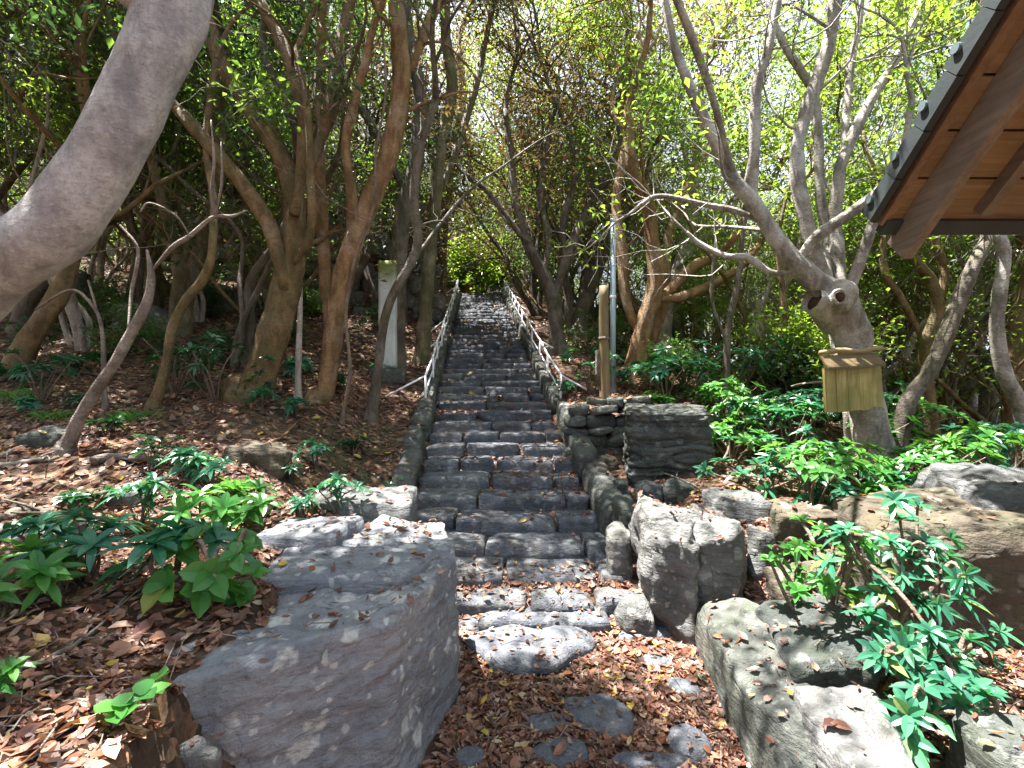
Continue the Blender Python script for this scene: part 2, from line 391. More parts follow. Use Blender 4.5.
# ------------------------------------------------------------------ terrain
def xc(Y): return np.interp(Y, [-20, 0, 2, 2.6, 3.3, 4.3, 19, 60], [.5, .35, .30, .25, .06, -.08, -1.23, -2.2])
def hw(Y): return np.interp(Y, [0, 2, 3.2, 3.6, 60], [.74, .68, .78, .80, .80])
def hwl(Y): return np.interp(Y, [0, 1.22, 1.42, 1.66, 1.9, 2.4, 2.9, 3.06, 3.25, 3.6, 60], [.98, 1.03, 1.12, 1.02, 1.04, 1.26, 1.3, 1.0, .78, .80, .80])
def zc(Y): return np.interp(Y, [-20, 0, 2, 2.75, 3.15, 3.4, 19, 24, 60], [-.6, -.1, 0, .06, .115, .26, 5.48, 5.75, 6.0])
def height(x, Y):
    x = np.asarray(x, float); Y = np.asarray(Y, float)
    d = x - xc(Y); e = np.where(d < 0, -d - hwl(Y), d - hw(Y))
    c = zc(Y) - .12 * sstep(3.3, 3.8, Y) * (1 - sstep(18.6, 19.2, Y))
    # left bank and hillside
    dl = np.maximum(-d - hwl(Y), 0)
    zl = np.maximum(.77 + .23 * np.maximum(Y - 2.8, 0), zc(Y) + .16) + np.minimum(.04 + .03 * np.maximum(Y - 3, 0), .2) * np.maximum(dl - .5, 0)
    zl = zl + 3.2 * sstep(11.7, 12.3, Y) * sstep(.55, .95, dl) * (1 - sstep(17, 22, Y))
    zk = zl + (np.minimum(zc(Y) + .15, zl) - zl) * sstep(3.0, 3.5, Y) * (1 - sstep(10, 11, Y))
    L = c + (zk - c) * sstep(.0, .22, dl) + (zl - zk) * sstep(.2, 1.3, dl)
    # right: level ground, raised terrace beside the upper flight
    dr = np.maximum(d - hw(Y), 0)
    flat = np.interp(Y, [0, 1.5, 2.6, 3.05, 3.6, 60], [.14, .22, .28, .46, .72, 2.1])
    near = c + (flat - c) * sstep(.05, .95, dr)
    zu = zc(Y) + .22; zu = zu + (flat - zu) * sstep(1.7, 6.0, dr)
    up = c + (zu - c) * sstep(0, .2, dr)
    k = sstep(5.25, 5.5, Y)
    Rr = near * (1 - k) + up * k
    h = np.where(d < 0, L, Rr)
    inside = sstep(0, .3, e)
    q = np.column_stack([np.ravel(x), np.ravel(Y), np.zeros(x.size)])
    h = h + (.05 * fbm(q * 1.9, 3, 3) + .12 * fbm(q * .45, 5, 2) * sstep(0, 3, np.ravel(e))).reshape(x.shape) * inside
    dist = np.hypot(x + 2, Y - 8); fall = sstep(19, 40, dist)
    rightness = sstep(-12, 2, x)
    h = h + fall * rightness * (-6 - h) + fall * (1 - rightness) * np.clip((dist - 19) * .3, 0, 12)
    return h
def H(x, Y): return float(height(np.array([x]), np.array([Y]))[0])
def ground(px, py, y0=1.2, y1=30):
    """where the line of sight through a pixel meets the ground"""
    Y = np.linspace(y0, y1, 1500)
    z = EYE - (py - HOR) / F * Y; g = height((px - 512) / F * Y, Y)
    hit = np.nonzero(z <= g)[0]
    Yh = Y[hit[0]] if len(hit) else 14.0
    x = (px - 512) / F * Yh
    return np.array([x, Yh, H(x, Yh)])

def axis_pts(segs):
    out = []
    for a, b, s in segs: out += list(np.arange(a, b, s))
    return np.array(out + [segs[-1][1]])
gx = axis_pts([(-260, -60, 25), (-60, -20, 2.5), (-20, -7, .4), (-7, -3.5, .15), (-3.5, 3.5, .07), (3.5, 7, .15), (7, 20, .4), (20, 60, 2.5), (60, 260, 25)])
gy = axis_pts([(-260, -40, 25), (-40, -6, 2.0), (-6, .5, .4), (.5, 7, .07), (7, 13, .16), (13, 26, .4), (26, 60, 2.0), (60, 300, 25)])
X, Yg = np.meshgrid(gx, gy)
GV = np.column_stack([X.ravel(), Yg.ravel(), height(X, Yg).ravel()])
nx = len(gx); ii, jj = np.meshgrid(np.arange(len(gy) - 1), np.arange(nx - 1), indexing='ij')
GF = np.stack([ii * nx + jj, ii * nx + jj + 1, (ii + 1) * nx + jj + 1, (ii + 1) * nx + jj], -1).reshape(-1, 4)
b = Buf(); b.add(GV, GF); tag(b.build('ground', M['ground'], None, True), kind='structure')
SOLIDS = [('g', GV, GF)]

# ------------------------------------------------------------------ stairs
stair = empty('stone_staircase', (0, 3.3, .2), 'long straight flight of old stone steps climbing between the two handrails to the trees', 'staircase')
nst = 46; off0 = np.array([0, 3.3, .2])
for i in range(-2, nst):
    Y0 = 3.4 + i * .3425; z = .28 + i * .1141
    if i == -2: Y0, z = 3.0, .155
    elif i == -1: Y0, z = 3.16, .215
    xcn, w = float(xc(Y0 + .15)), .80
    x = xcn - w - R.uniform(0, .04); xe = xcn + w + R.uniform(0, .04)
    if i == -2: x, xe = -.22, .62
    if i == -1: xe += .06
    b = Buf(); near = i < 16
    while x < xe - .05:
        ww = min(R.uniform(.38, .88), xe - x)
        if xe - x - ww < .2: ww = xe - x
        hh = .21 + R.uniform(-.01, .012)
        zt = z + R.uniform(-.014, .014); dy = R.uniform(-.03, .03)
        stone(b, np.array([x + ww / 2, Y0 + .21 + dy, zt - hh / 2]) - off0, (ww - R.uniform(.008, .03), .44 + R.uniform(-.03, .03), hh),
              (12, 8, 6) if near else (5, 4, 3), R.uniform(.10, .22), .06, R.randrange(999), R.uniform(-.03, .03), (R.uniform(-.03, .05), R.uniform(-.03, .03)), 2.2, 5)
        x += ww
    o = b.build('step', M['stone_step'], stair, True)
    V, fs = b.all(); SOLIDS.append(('s', V + off0, fs))

# kerbs
def kerb(side, label):
    r = empty('stone_kerb', (float(xc(4)) + side * .9, 4, .6), label, 'kerb')
    base = np.array(r.location); Y = 3.75 if side < 0 else 3.95
    while Y < 18.8:
        L = R.uniform(.5, .95); Ym = Y + L / 2
        x = float(xc(Ym)) + side * (.80 + .12 + R.uniform(-.015, .02)); z = float(zc(Ym))
        b = Buf()
        stone(b, np.array([x, Ym, z - .02 + R.uniform(0, .03)]) - base, (.21 + R.uniform(-.02, .04), L * 1.05, .36), (5, 9, 6) if Y < 8 else (3, 4, 3), .42, .09, R.randrange(999), .078 + R.uniform(-.05, .05), (.322 + R.uniform(-.04, .04), R.uniform(-.1, .1)), 1.8, 4)
        b.build('kerb_stone', M['stone_green'], r, True); V, fs = b.all(); SOLIDS.append(('k', V + base, fs)); Y += L
kerb(-1, 'low mossy stone kerb along the left edge of the stairs')
kerb(1, 'rounded mossy stone kerb along the right edge of the stairs')

# ------------------------------------------------------------------ boulders
def boulder(name, label, cat, mat, corners, z0, zt, group=None, **k):
    b = Buf(); block(b, corners, z0, zt, **k)
    V, fs = b.all(); c = V.mean(0); c[2] = z0
    b2 = Buf(); b2.add(V - c, fs); o = b2.build(name, M[mat], None, True); o.location = c
    SOLIDS.append(('r', V, fs)); return tag(o, label, cat, group)
boulder('boulder', 'big squared grey boulder spotted with pale lichen at the foot of the stairs', 'boulder', 'stone_blue',
        [(-1.30, 1.22), (-.44, 1.80), (-.27, 2.50), (-1.05, 2.52)], -.12, (.72, .76, .74, .76), n=(80, 80, 44), rnd=.04, amp=.032, seed=4, strata=.012, sfreq=9, freq=2.4, fine=.016, chips=0)
boulder('stone_slab', 'thin layered slab lying on top of the big lichen boulder', 'stone slab', 'stone_blue',
        [(-1.12, 2.02), (-.46, 2.08), (-.36, 2.46), (-1.14, 2.40)], .6, (.79, .80, .80, .81), n=(36, 22, 6), rnd=.025, amp=.02, seed=9, fine=.008, freq=5, chips=0)
boulder('stone_slab', 'smooth rounded slab at the back corner of the lichen boulder beside the steps', 'stone slab', 'stone_blue',
        [(-.90, 2.48), (-.27, 2.46), (-.42, 2.98), (-.84, 3.04)], -.05, (.81, .78, .79, .83), n=(36, 24, 8), rnd=.05, amp=.03, seed=12, fine=.008, freq=4, chips=0)
boulder('stone_slab', 'squarish flat slab in the path bank, between the leafy shrub and the rounded slab', 'stone slab', 'stone_blue',
        [(-1.40, 2.50), (-.93, 2.50), (-.88, 2.92), (-1.36, 2.90)], .3, (.83, .83, .85, .84), n=(24, 18, 6), rnd=.03, amp=.02, seed=15, fine=.008, freq=5, chips=0)
boulder('stone_slab', 'pale flat slab under the dark whorled plant near the left kerb', 'stone slab', 'stone_grey',
        [(-1.36, 3.04), (-.64, 3.08), (-.68, 3.48), (-1.24, 3.44)], .2, (.88, .87, .91, .93), n=(30, 16, 6), rnd=.03, amp=.02, seed=17, fine=.008, freq=5, chips=0)
boulder('rock', 'tall split rock standing at the right foot of the stairs in a patch of sun', 'rock', 'stone_grey',
        [(.86, 3.02), (1.10, 2.80), (1.30, 3.25), (.86, 3.62)], .0, (.80, .68, .82, .88), n=(28, 28, 26), rnd=.09, amp=.09, seed=21, freq=3.2)
boulder('rock', 'thick upright rock with a rounded shoulder just beyond the sunny split rock', 'rock', 'stone_grey',
        [(1.10, 2.86), (1.50, 2.92), (1.50, 3.45), (1.18, 3.50)], .0, (.78, .70, .80, .84), n=(28, 28, 26), rnd=.11, amp=.07, seed=26, freq=2.8)
boulder('rock', 'narrow upright stone ending the right kerb beside the lowest steps', 'rock', 'stone_grey',
        [(.70, 3.42), (.86, 3.40), (.86, 3.66), (.72, 3.68)], .0, (.56, .50, .58, .62), n=(14, 14, 20), rnd=.06, amp=.04, seed=28, freq=4)
boulder('stone_slab', 'long green edging slab sloping along the right side of the leafy path', 'stone slab', 'stone_green',
        [(.98, 1.72), (1.22, 1.70), (1.42, 2.72), (1.08, 2.86)], -.1, (.27, .30, .42, .36), n=(22, 44, 14), rnd=.05, amp=.04, seed=31, strata=.006, freq=3)
boulder('stone_slab', 'tilted dark slab behind the long edging slab, half in sun', 'stone slab', 'stone_green',
        [(1.20, 2.06), (1.62, 2.12), (1.86, 2.62), (1.30, 2.62)], .1, (.40, .42, .50, .47), n=(30, 26, 10), rnd=.04, amp=.03, seed=34, freq=4)
boulder('stone_slab', 'smooth grey slab lying lowest at the right edge of the path below the shrub', 'stone slab', 'stone_grey',
        [(1.10, 1.48), (1.38, 1.56), (1.52, 1.98), (1.16, 2.04)], -.1, (.33, .36, .42, .39), n=(26, 28, 14), rnd=.06, amp=.03, seed=37, freq=3)
boulder('boulder', 'huge brown flat faced boulder behind the straggling shrub at the right', 'boulder', 'stone_brown',
        [(1.93, 2.5), (2.95, 2.30), (3.15, 3.2), (2.12, 3.2)], .1, (.88, .98, 1.02, .90), n=(44, 36, 34), rnd=.09, amp=.06, seed=41, freq=1.6)
boulder('boulder', 'grey cracked boulder at the far right, leaning behind the huge brown boulder', 'boulder', 'stone_grey',
        [(2.75, 2.72), (3.6, 2.5), (3.8, 3.4), (2.85, 3.55)], .1, (1.12, 1.0, 1.05, 1.14), n=(30, 26, 20), rnd=.09, amp=.07, seed=43, strata=.01, freq=2)
boulder('rock', 'dark ledge stone in the sunlit bank between the split rock and the brown boulder', 'rock', 'stone_brown',
        [(1.56, 2.78), (1.92, 2.76), (1.96, 3.0), (1.56, 3.0)], .2, (.52, .54, .56, .54), n=(22, 16, 12), rnd=.03, amp=.03, seed=45, freq=4)
boulder('rock', 'flat shelf of rock half hidden under the shrub above the dark ledge stone', 'rock', 'stone_brown',
        [(1.70, 3.05), (2.1, 3.0), (2.15, 3.3), (1.74, 3.35)], .4, (.78, .8, .84, .82), n=(22, 16, 12), rnd=.04, amp=.04, seed=46, freq=4)
boulder('layered_rock', 'dark rock of thin level layers stacked beside the right kerb, bluish on its right', 'rock', 'stone_green',
        [(1.12, 4.62), (1.98, 4.55), (2.02, 5.2), (1.2, 5.25)], .5, (1.42, 1.36, 1.46, 1.48), n=(44, 34, 60), rnd=.09, amp=.05, seed=51, strata=.04, sfreq=11, freq=2, fine=.012, chips=4)
for lab, cs, zt, mt, sd in (
    ('square grey block at the foot of the layered rock, next to the kerb', [(.86, 4.2), (1.08, 4.18), (1.1, 4.42), (.88, 4.44)], .80, 'stone_green', 61),
    ('second squarish block in the row below the layered rock', [(1.10, 4.18), (1.32, 4.16), (1.34, 4.42), (1.12, 4.44)], .78, 'stone_grey', 62),
    ('round mossy block ending the row below the layered rock', [(1.34, 4.14), (1.68, 4.12), (1.7, 4.44), (1.36, 4.46)], .80, 'stone_green', 63),
    ('low kerbside stone against the right kerb, downhill of the grey blocks', [(.80, 3.74), (1.02, 3.72), (1.04, 4.1), (.84, 4.12)], .72, 'stone_green', 64),
    ('pale lumpy stone bathed in sun above the split rock', [(1.5, 3.55), (1.9, 3.5), (1.95, 3.85), (1.52, 3.85)], .84, 'stone_grey', 65),
    ('pale stone lying in bright litter at the foot of the split rock', [(.68, 2.98), (.86, 2.95), (.9, 3.15), (.7, 3.18)], .27, 'stone_grey', 66),
    ('small pale stone in the sun between the shoulder rock and the dark ledge stone', [(1.55, 3.1), (1.72, 3.08), (1.74, 3.24), (1.56, 3.26)], .70, 'stone_grey', 67),
    ('wet dark stone in the brown litter under the shrub, near the corner', [(1.60, 1.56), (1.80, 1.50), (1.86, 1.78), (1.62, 1.84)], .42, 'stone_green', 68)):
    boulder('rock', lab, 'rock', mt, cs, zt - .4, (zt, zt - .03, zt + .02, zt), n=(12, 12, 12), rnd=.07, amp=.05, seed=sd, freq=4)
def rock_at(px, py, w, d, h, lab, mt, sd, sink=.1):
    g = ground(px, py)
    boulder('rock', lab, 'rock', mt, [(g[0] - w / 2, g[1] - d / 2), (g[0] + w / 2, g[1] - d / 2 + .03), (g[0] + w / 2 - .03, g[1] + d / 2), (g[0] - w / 2 + .04, g[1] + d / 2)],
            g[2] - sink - .1, g[2] + h, n=(14, 14, 12), rnd=.08, amp=.06, seed=sd, freq=3)
rock_at(258, 462, .5, .3, .14, 'mossy brown rock below the thick leaning tree on the left bank', 'stone_brown', 71)
rock_at(188, 764, .16, .12, .04, 'small pale rounded stone in the litter in front of the lichen boulder', 'stone_grey', 72)
rock_at(20, 540, .45, .3, .10, 'dark flat rock among the whorled plants at the left edge', 'stone_green', 73)
rock_at(56, 440, .35, .3, .08, 'low greenish rock behind the foot of the dead sapling', 'stone_green', 74)
rock_at(130, 500, .3, .2, .06, 'small grey rock in the litter behind the blue green plant', 'stone_grey', 75)
rock_at(575, 455, .3, .25, .1, 'mossy rock lying in litter between the right kerb and the dry wall', 'stone_green', 76)
rock_at(600, 470, .35, .25, .14, 'brown stone set in the bank just above the right kerb', 'stone_brown', 77)
rock_at(150, 330, .8, .5, .35, 'pale rock on the dark slope behind the thin left saplings', 'stone_grey', 78)
rock_at(60, 296, .9, .6, .4, 'pale rock half way up the dark slope beyond the big leaning trunk', 'stone_grey', 79)
rock_at(210, 305, .9, .6, .35, 'pale rock high on the dark slope just left of the thick tree', 'stone_grey', 80)

# stepping stones in the path
def flagstone(px, py, wx, dy, lab, sd, up=.03, rz=0.0, tilt=(0, 0)):
    Y = 2.5
    for _ in range(20): Y = (EYE - float(zc(Y))) * F / (py - HOR)
    x = (px - 512) / F * Y; z = float(zc(Y)) + up
    b = Buf(); k = 12
    v, f = lattice(16, 16, 5)
    r = np.maximum(np.abs(v[:, 0]), np.abs(v[:, 1])); ang = np.arctan2(v[:, 1], v[:, 0])
    rad = 1 + .22 * vnoise(np.column_stack([np.cos(ang) * 1.6 + sd, np.sin(ang) * 1.6, np.zeros(len(v))]), sd)
    nrm2 = np.hypot(v[:, 0], v[:, 1]) + 1e-9
    xy = v[:, :2] / nrm2[:, None] * (r * rad)[:, None]
    p = np.column_stack([xy[:, 0] * wx / 2, xy[:, 1] * dy / 2, v[:, 2] * .06 - .06 - .03 * np.maximum(r - .8, 0) / .2 * (v[:, 2] > 0)])
    p[:, 2] += .012 * fbm(p * 7 + sd, sd, 3)
    c, s = math.cos(rz), math.sin(rz)
    p = p @ np.array([[c, -s, 0], [s, c, 0], [0, 0, 1]]).T
    p[:, 2] += p[:, 1] * tilt[0] + p[:, 0] * tilt[1]
    b.add(p, f); o = b.build('stepping_stone', M['stone_path'], None, True); o.location = (x, Y, z)
    tag(o, lab, 'stepping stone', 'stepping stones in the leafy path'); SOLIDS.append(('s', p + np.array([x, Y, z]), f))
flagstone(536, 645, .72, .50, 'large rounded stepping stone, nearest the stairs and the widest of them', 1, .05)
flagstone(597, 712, .36, .26, 'three cornered stepping stone in the middle of the leafy path', 2, .02, -.5)
flagstone(548, 722, .22, .14, 'small oval stepping stone just left of the three cornered one', 3, .02, .1)
flagstone(562, 754, .26, .14, 'pale round stepping stone by the bottom of the path, below the small oval one', 4, .03)
flagstone(690, 745, .20, .20, 'blue stepping stone against the right edging slab', 5, .03, .6)
flagstone(470, 757, .16, .12, 'tiny stepping stone beside the lichen boulder and green sprig', 6, .02)
flagstone(650, 764, .34, .10, 'long thin stepping stone lying lowest in the path', 7, .03)
flagstone(655, 660, .17, .16, 'half buried narrow stepping stone near the long edging slab', 8, .012, .8)
flagstone(684, 686, .18, .14, 'half buried stepping stone touching the long edging slab', 9, .015, -.3)
flagstone(642, 632, .42, .16, 'sunlit flat stepping stone right of the widest one', 10, .012, .1)
flagstone(610, 700, .20, .10, 'sliver of stepping stone tucked behind the three cornered one', 11, .0, .2)
flagstone(470, 625, .20, .18, 'shaded stepping stone beside the lichen boulder, left of the widest one', 12, .012)

# ------------------------------------------------------------------ dry stone walls
def dry_wall(label, path, zbase, ztop, sz, mat, seed, nn=(5, 4, 5), rough=.15):
    rr = random.Random(seed); b = Buf()
    pts = np.array(path, float); seg = np.linalg.norm(np.diff(pts, axis=0), axis=1); tot = seg.sum(); cum = np.concatenate([[0], np.cumsum(seg)])
    def at(s):
        i = min(np.searchsorted(cum, s, 'right') - 1, len(seg) - 1); t = (s - cum[i]) / seg[i]
        d = (pts[i + 1] - pts[i]) / seg[i]; return pts[i] + (pts[i + 1] - pts[i]) * t, math.atan2(d[1], d[0])
    c0 = np.array([pts[0][0], pts[0][1], zbase(0)])
    row, z = 0, 0.0
    zmin = min(zbase(s) for s in np.linspace(0, tot, 20)); zmax = max(ztop(s) for s in np.linspace(0, tot, 20)); z = zmin
    while z < zmax:
        hh = sz[2] * rr.uniform(.75, 1.3); s = -rr.uniform(0, sz[0] * .5)
        while s < tot:
            ww = sz[0] * rr.uniform(.55, 1.55); sm = min(max(s + ww / 2, 0), tot)
            if z + hh * .8 > zbase(sm) - .05 and z < ztop(sm) + rr.uniform(-.4, .2) * sz[2]:
                p, a = at(sm); back = (z - zmin) * .10
                n = np.array([-math.sin(a), math.cos(a)])
                stone(b, np.array([p[0] + n[0] * back, p[1] + n[1] * back, z + hh / 2 + rr.uniform(-.2, .2) * hh * .3]) - c0 + np.array([n[0], n[1], 0]) * rr.uniform(-.06, .06) * sz[1] * 2,
                      (ww * 1.02, sz[1] * rr.uniform(.8, 1.2), hh * rr.uniform(.85, 1.25)), nn, .6, rough, rr.randrange(999), a + rr.uniform(-.2, .2), (rr.uniform(-.12, .12), rr.uniform(-.2, .2)), 2.2, 6)
            s += ww
        z += hh * .92
    V, fs = b.all(); SOLIDS.append(('w', V + c0, fs))
    o = b.build('dry_stone_wall', M[mat], None, True); o.location = c0; return tag(o, label, 'stone wall')
dry_wall('low mossy wall of loose stones behind the layered rock, right of the stairs', [(.66, 5.42), (1.35, 5.40), (2.35, 5.46)],
         lambda s: .62, lambda s: 1.30 + .12 * math.sin(s * 2.6) + .06, (.24, .25, .12), 'stone_green', 5, (7, 5, 6), .16)
dry_wall('tall old retaining wall of grey boulders on the dark slope left of the stairs', [(-16, 11.2), (-10, 11.5), (-5, 11.75), (-2.1, 11.9)],
         lambda s: H(-16 + s, 11.2) - .2, lambda s: H(min(-16 + s, -2.9), 12.6) + .15 + .25 * math.sin(s * 1.7), (.62, .5, .38), 'stone_grey', 6)
dry_wall('old boulder wall running uphill beside the upper left handrail', [(-2.15, 11.8), (-2.45, 14), (-2.8, 17.5)],
         lambda s: 2.7 + s * .33, lambda s: H(-3.4, 11.9 + s) + .1, (.55, .45, .34), 'stone_grey', 8)

# ------------------------------------------------------------------ hand rails
def handrail(side, label, y0):
    r = empty('handrail', (float(xc(y0)) + side * .93, y0, float(zc(y0))), label, 'handrail', 'metal handrails of the stairs')
    base = np.array(r.location); hgt = .50
    ys = list(np.arange(y0, 19.2, 1.02)); tops = []
    pt = lambda Y, z: np.array([float(xc(Y)) + side * (.91 + .015 * math.sin(Y * 3)), Y, float(zc(Y)) + z]) - base
    for Y in ys:
        b = Buf(); tube(b, [pt(Y, -.05), pt(Y, hgt)], .016, 8); b.build('post', M['metal_rail'], r, True)
    for k, z in enumerate((hgt, .25)):
        b = Buf(); tube(b, [pt(Y, z) + np.array([side * .012 * (k), 0, 0]) for Y in ys], .017 if k == 0 else .012, 8); b.build('rail', M['metal_rail'], r, True)
    for i, Y in enumerate(ys):
        if i % 2: continue
        t = pt(Y + .1, hgt - .03); ln = R.uniform(.42, .6); g = t + np.array([side * ln, -.12, 0])
        g[2] = H(g[0] + base[0], g[1] + base[1]) - base[2] - .04
        b = Buf(); tube(b, [t, g], .013, 7); b.build('brace', M['metal_rail'], r, True)
    for i in range(len(ys) - 1):
        b = Buf(); tube(b, [pt(ys[i], hgt - .02), pt(ys[i] + .55, -.02)], .010, 6); b.build('strut', M['metal_rail'], r, True)
handrail(-1, 'pale metal handrail with slanting braces on the left side of the stairs', 6.5)
handrail(1, 'pale metal handrail with slanting braces on the right side of the stairs', 6.55)

# ------------------------------------------------------------------ posts
def post_at(px, py, Y):
    p = P(px, py, Y); return p[0], p[1], H(p[0], p[1])
x, Y, z = post_at(605, 412, 5.75)
t = empty('wooden_post', (x, Y, z), 'weathered brown wooden post rising from the low wall beside the blue pole', 'post')
b = Buf(); hp = EYE + (HOR - 286) / F * Y - z
pts = [(0, 0, -.2), (.0, 0, .3), (-.01, 0, hp * .55), (-.015, 0, hp)]
tube(b, *catmull(pts, [.068, .066, .062, .055], 6), 14, .05, 3); b.build('shaft', M['wood_post'], t, True)
b = Buf(); stone(b, (-.075, .02, hp * .42), (.07, .08, .34), (4, 4, 6), .4, .06, 3); b.build('bracket_board', M['bark_dark'], t, True)
b = Buf(); tube(b, [(-.01, 0, hp * .60), (-.01, 0, hp * .62)], .068, 12); b.build('binding', M['deadwood'], t, True)
x, Y, z = post_at(613, 405, 6.6)
t = empty('metal_pole', (x, Y, z), 'slim bluish metal pole standing behind the brown wooden post', 'pole')
b = Buf(); hp = EYE + (HOR - 222) / F * Y - z; tube(b, [(0, 0, -.2), (0, 0, hp)], .038, 14); b.build('shaft', M['blue_pole'], t, True)
b = Buf(); tube(b, [(0, 0, hp), (0, 0, hp + .04)], .043, 14); b.build('cap', M['blue_pole'], t, True)
b = Buf(); tube(b, [(0, 0, hp * .55), (0, 0, hp * .57)], .044, 14); b.build('clamp', M['metal_rail'], t, True)
x, Y, z = post_at(388, 392, 7.2)
hp0 = EYE + (HOR - 262) / F * Y - z; MO.inputs[1].default_value = hp0 - .2; MO.inputs[2].default_value = hp0 + .12
t = empty('marker_post', (x, Y, z), 'square whitish post with a mossy green head left of the stairs', 'post')
hp = EYE + (HOR - 262) / F * Y - z
b = Buf(); stone(b, (0, 0, hp / 2), (.25, .22, hp), (6, 6, 22), .12, .03, 2, .1); b.build('shaft', M['white_paint'], t, True)
b = Buf(); stone(b, (0, 0, .02), (.5, .42, .24), (10, 10, 6), .4, .07, 4, .2); b.build('plinth', M['stone_green'], t, True)

# ------------------------------------------------------------------ roofed shelter at the upper right
C0 = np.array([2.33, 3.0, 2.66]); SL = .90; run = 1.75; LX = 3.4; fall_ = .006
hut = empty('roofed_shelter', (C0[0] + LX / 2, C0[1] - run, H(3.6, 1.4)), 'tiled roof corner of a wooden shelter with exposed rafters', 'shelter')
hb = np.array(hut.location)
def slab(buf, pts8):
    f = np.array([(0, 3, 2, 1), (4, 5, 6, 7), (0, 1, 5, 4), (1, 2, 6, 5), (2, 3, 7, 6), (3, 0, 4, 7)]); buf.add(np.array(pts8) - hb, f)
nrmv = np.array([0, SL, 1.0]); nrmv /= np.linalg.norm(nrmv)
def rp(u, t, n, front=True):
    """roof point: u along the eave, t (0..1) from eave to ridge, n above the boards"""
    q = C0 + np.array([u, -t * run, t * run * SL]) + nrmv * n
    if not front: q[1] = 2 * (C0[1] - run) - q[1]
    return q
def rslab(buf, u0, u1, t0, t1, n0, n1, front=True):
    slab(buf, [rp(u0, t0, n0, front), rp(u1, t0, n0, front), rp(u1, t1, n0, front), rp(u0, t1, n0, front), rp(u0, t0, n1, front), rp(u1, t0, n1, front), rp(u1, t1, n1, front), rp(u0, t1, n1, front)])
for fr in (True, False):
    k = 9
    for i in range(k):                                            # boards under the tiles
        b = Buf(); rslab(b, .04, LX - .04, i / k + .004, (i + 1) / k - .002, 0, .02, fr); b.build('roof_board', M['wood_board'], hut)
    b = Buf(); tr = 9                                             # overlapping tile courses
    for i in range(tr):
        t0, t1 = i / tr - .015, (i + 1) / tr + .01
        a0, a1 = .062, .040
        ue = .046 + .003 * (i % 2)
        slab(b, [rp(-ue, t0, .036, fr), rp(LX + ue, t0, .036, fr), rp(LX + ue, t1, .030, fr), rp(-ue, t1, .030, fr),
                 rp(-ue, t0, .036 + a0, fr), rp(LX + ue, t0, .036 + a0, fr), rp(LX + ue, t1, .030 + a1, fr), rp(-ue, t1, .030 + a1, fr)])
        k0, k1 = i / tr + .001, (i + 1) / tr - .001
        slab(b, [rp(-.10, k0, -.008, fr), rp(-.055, k0, -.008, fr), rp(-.055, k1, -.014, fr), rp(-.10, k1, -.014, fr),
                 rp(-.10, k0, .106, fr), rp(-.055, k0, .106, fr), rp(-.055, k1, .084, fr), rp(-.10, k1, .084, fr)])
    tiles = b.build('tile_roof', M['tile'], hut)
    for i in range(tr):                                           # round noses along the verge
        b = Buf(); q = rp(0, i / tr + .04, .085, fr) - hb
        tube(b, [q + np.array([-.115, 0, 0]), q + np.array([-.05, 0, 0])], .026, 14); b.build('tile_nose', M['tile_nose'], tiles)
    b = Buf(); rslab(b, -.02, .03, -.012, 1, -.012, .034, fr); b.build('verge_batten', M['wood_batten'], hut)
    b = Buf(); rslab(b, .10, .16, -.065, 1, -.19, -.004, fr); b.build('bargeboard', M['wood_grey'], hut)
    for u in (.50, 1.18, 1.74, 2.30, 2.86):
        b = Buf(); rslab(b, u, u + .06, .03, .97, -.075, -.002, fr); b.build('rafter', M['wood_grey'], hut)
    b = Buf(); rslab(b, .0, LX, -.035, .005, -.03, .026, fr); b.build('eave_board', M['tile'], hut)
    b = Buf(); y = (C0 + np.array([0, -.42, 0]))[1]; y = y if fr else 2 * (C0[1] - run) - y; z = C0[2] + .42 * SL - .16
    slab(b, [(C0[0] + .82, y - .05, z - .05), (C0[0] + LX, y - .05, z - .05), (C0[0] + LX, y + .05, z - .05), (C0[0] + .82, y + .05, z - .05),
             (C0[0] + .82, y - .05, z + .06), (C0[0] + LX, y - .05, z + .06), (C0[0] + LX, y + .05, z + .06), (C0[0] + .82, y + .05, z + .06)]); b.build('wall_plate', M['wood_grey'], hut)
    for u in (.72, LX - .7):
        b = Buf(); px_, gz = C0[0] + u, H(C0[0] + u, y)
        slab(b, [(px_ - .05, y - .05, gz - .2), (px_ + .05, y - .05, gz - .2), (px_ + .05, y + .05, gz - .2), (px_ - .05, y + .05, gz - .2),
                 (px_ - .05, y - .05, z - .052), (px_ + .05, y - .05, z - .052), (px_ + .05, y + .05, z - .052), (px_ - .05, y + .05, z - .052)]); b.build('post', M['wood_grey'], hut)
b = Buf(); q = rp(0, 1, .09) - hb
tube(b, [q + np.array([-.08, 0, 0]), q + np.array([LX + .08, 0, 0])], .11, 12); b.build('ridge_tile', M['tile'], hut, True)

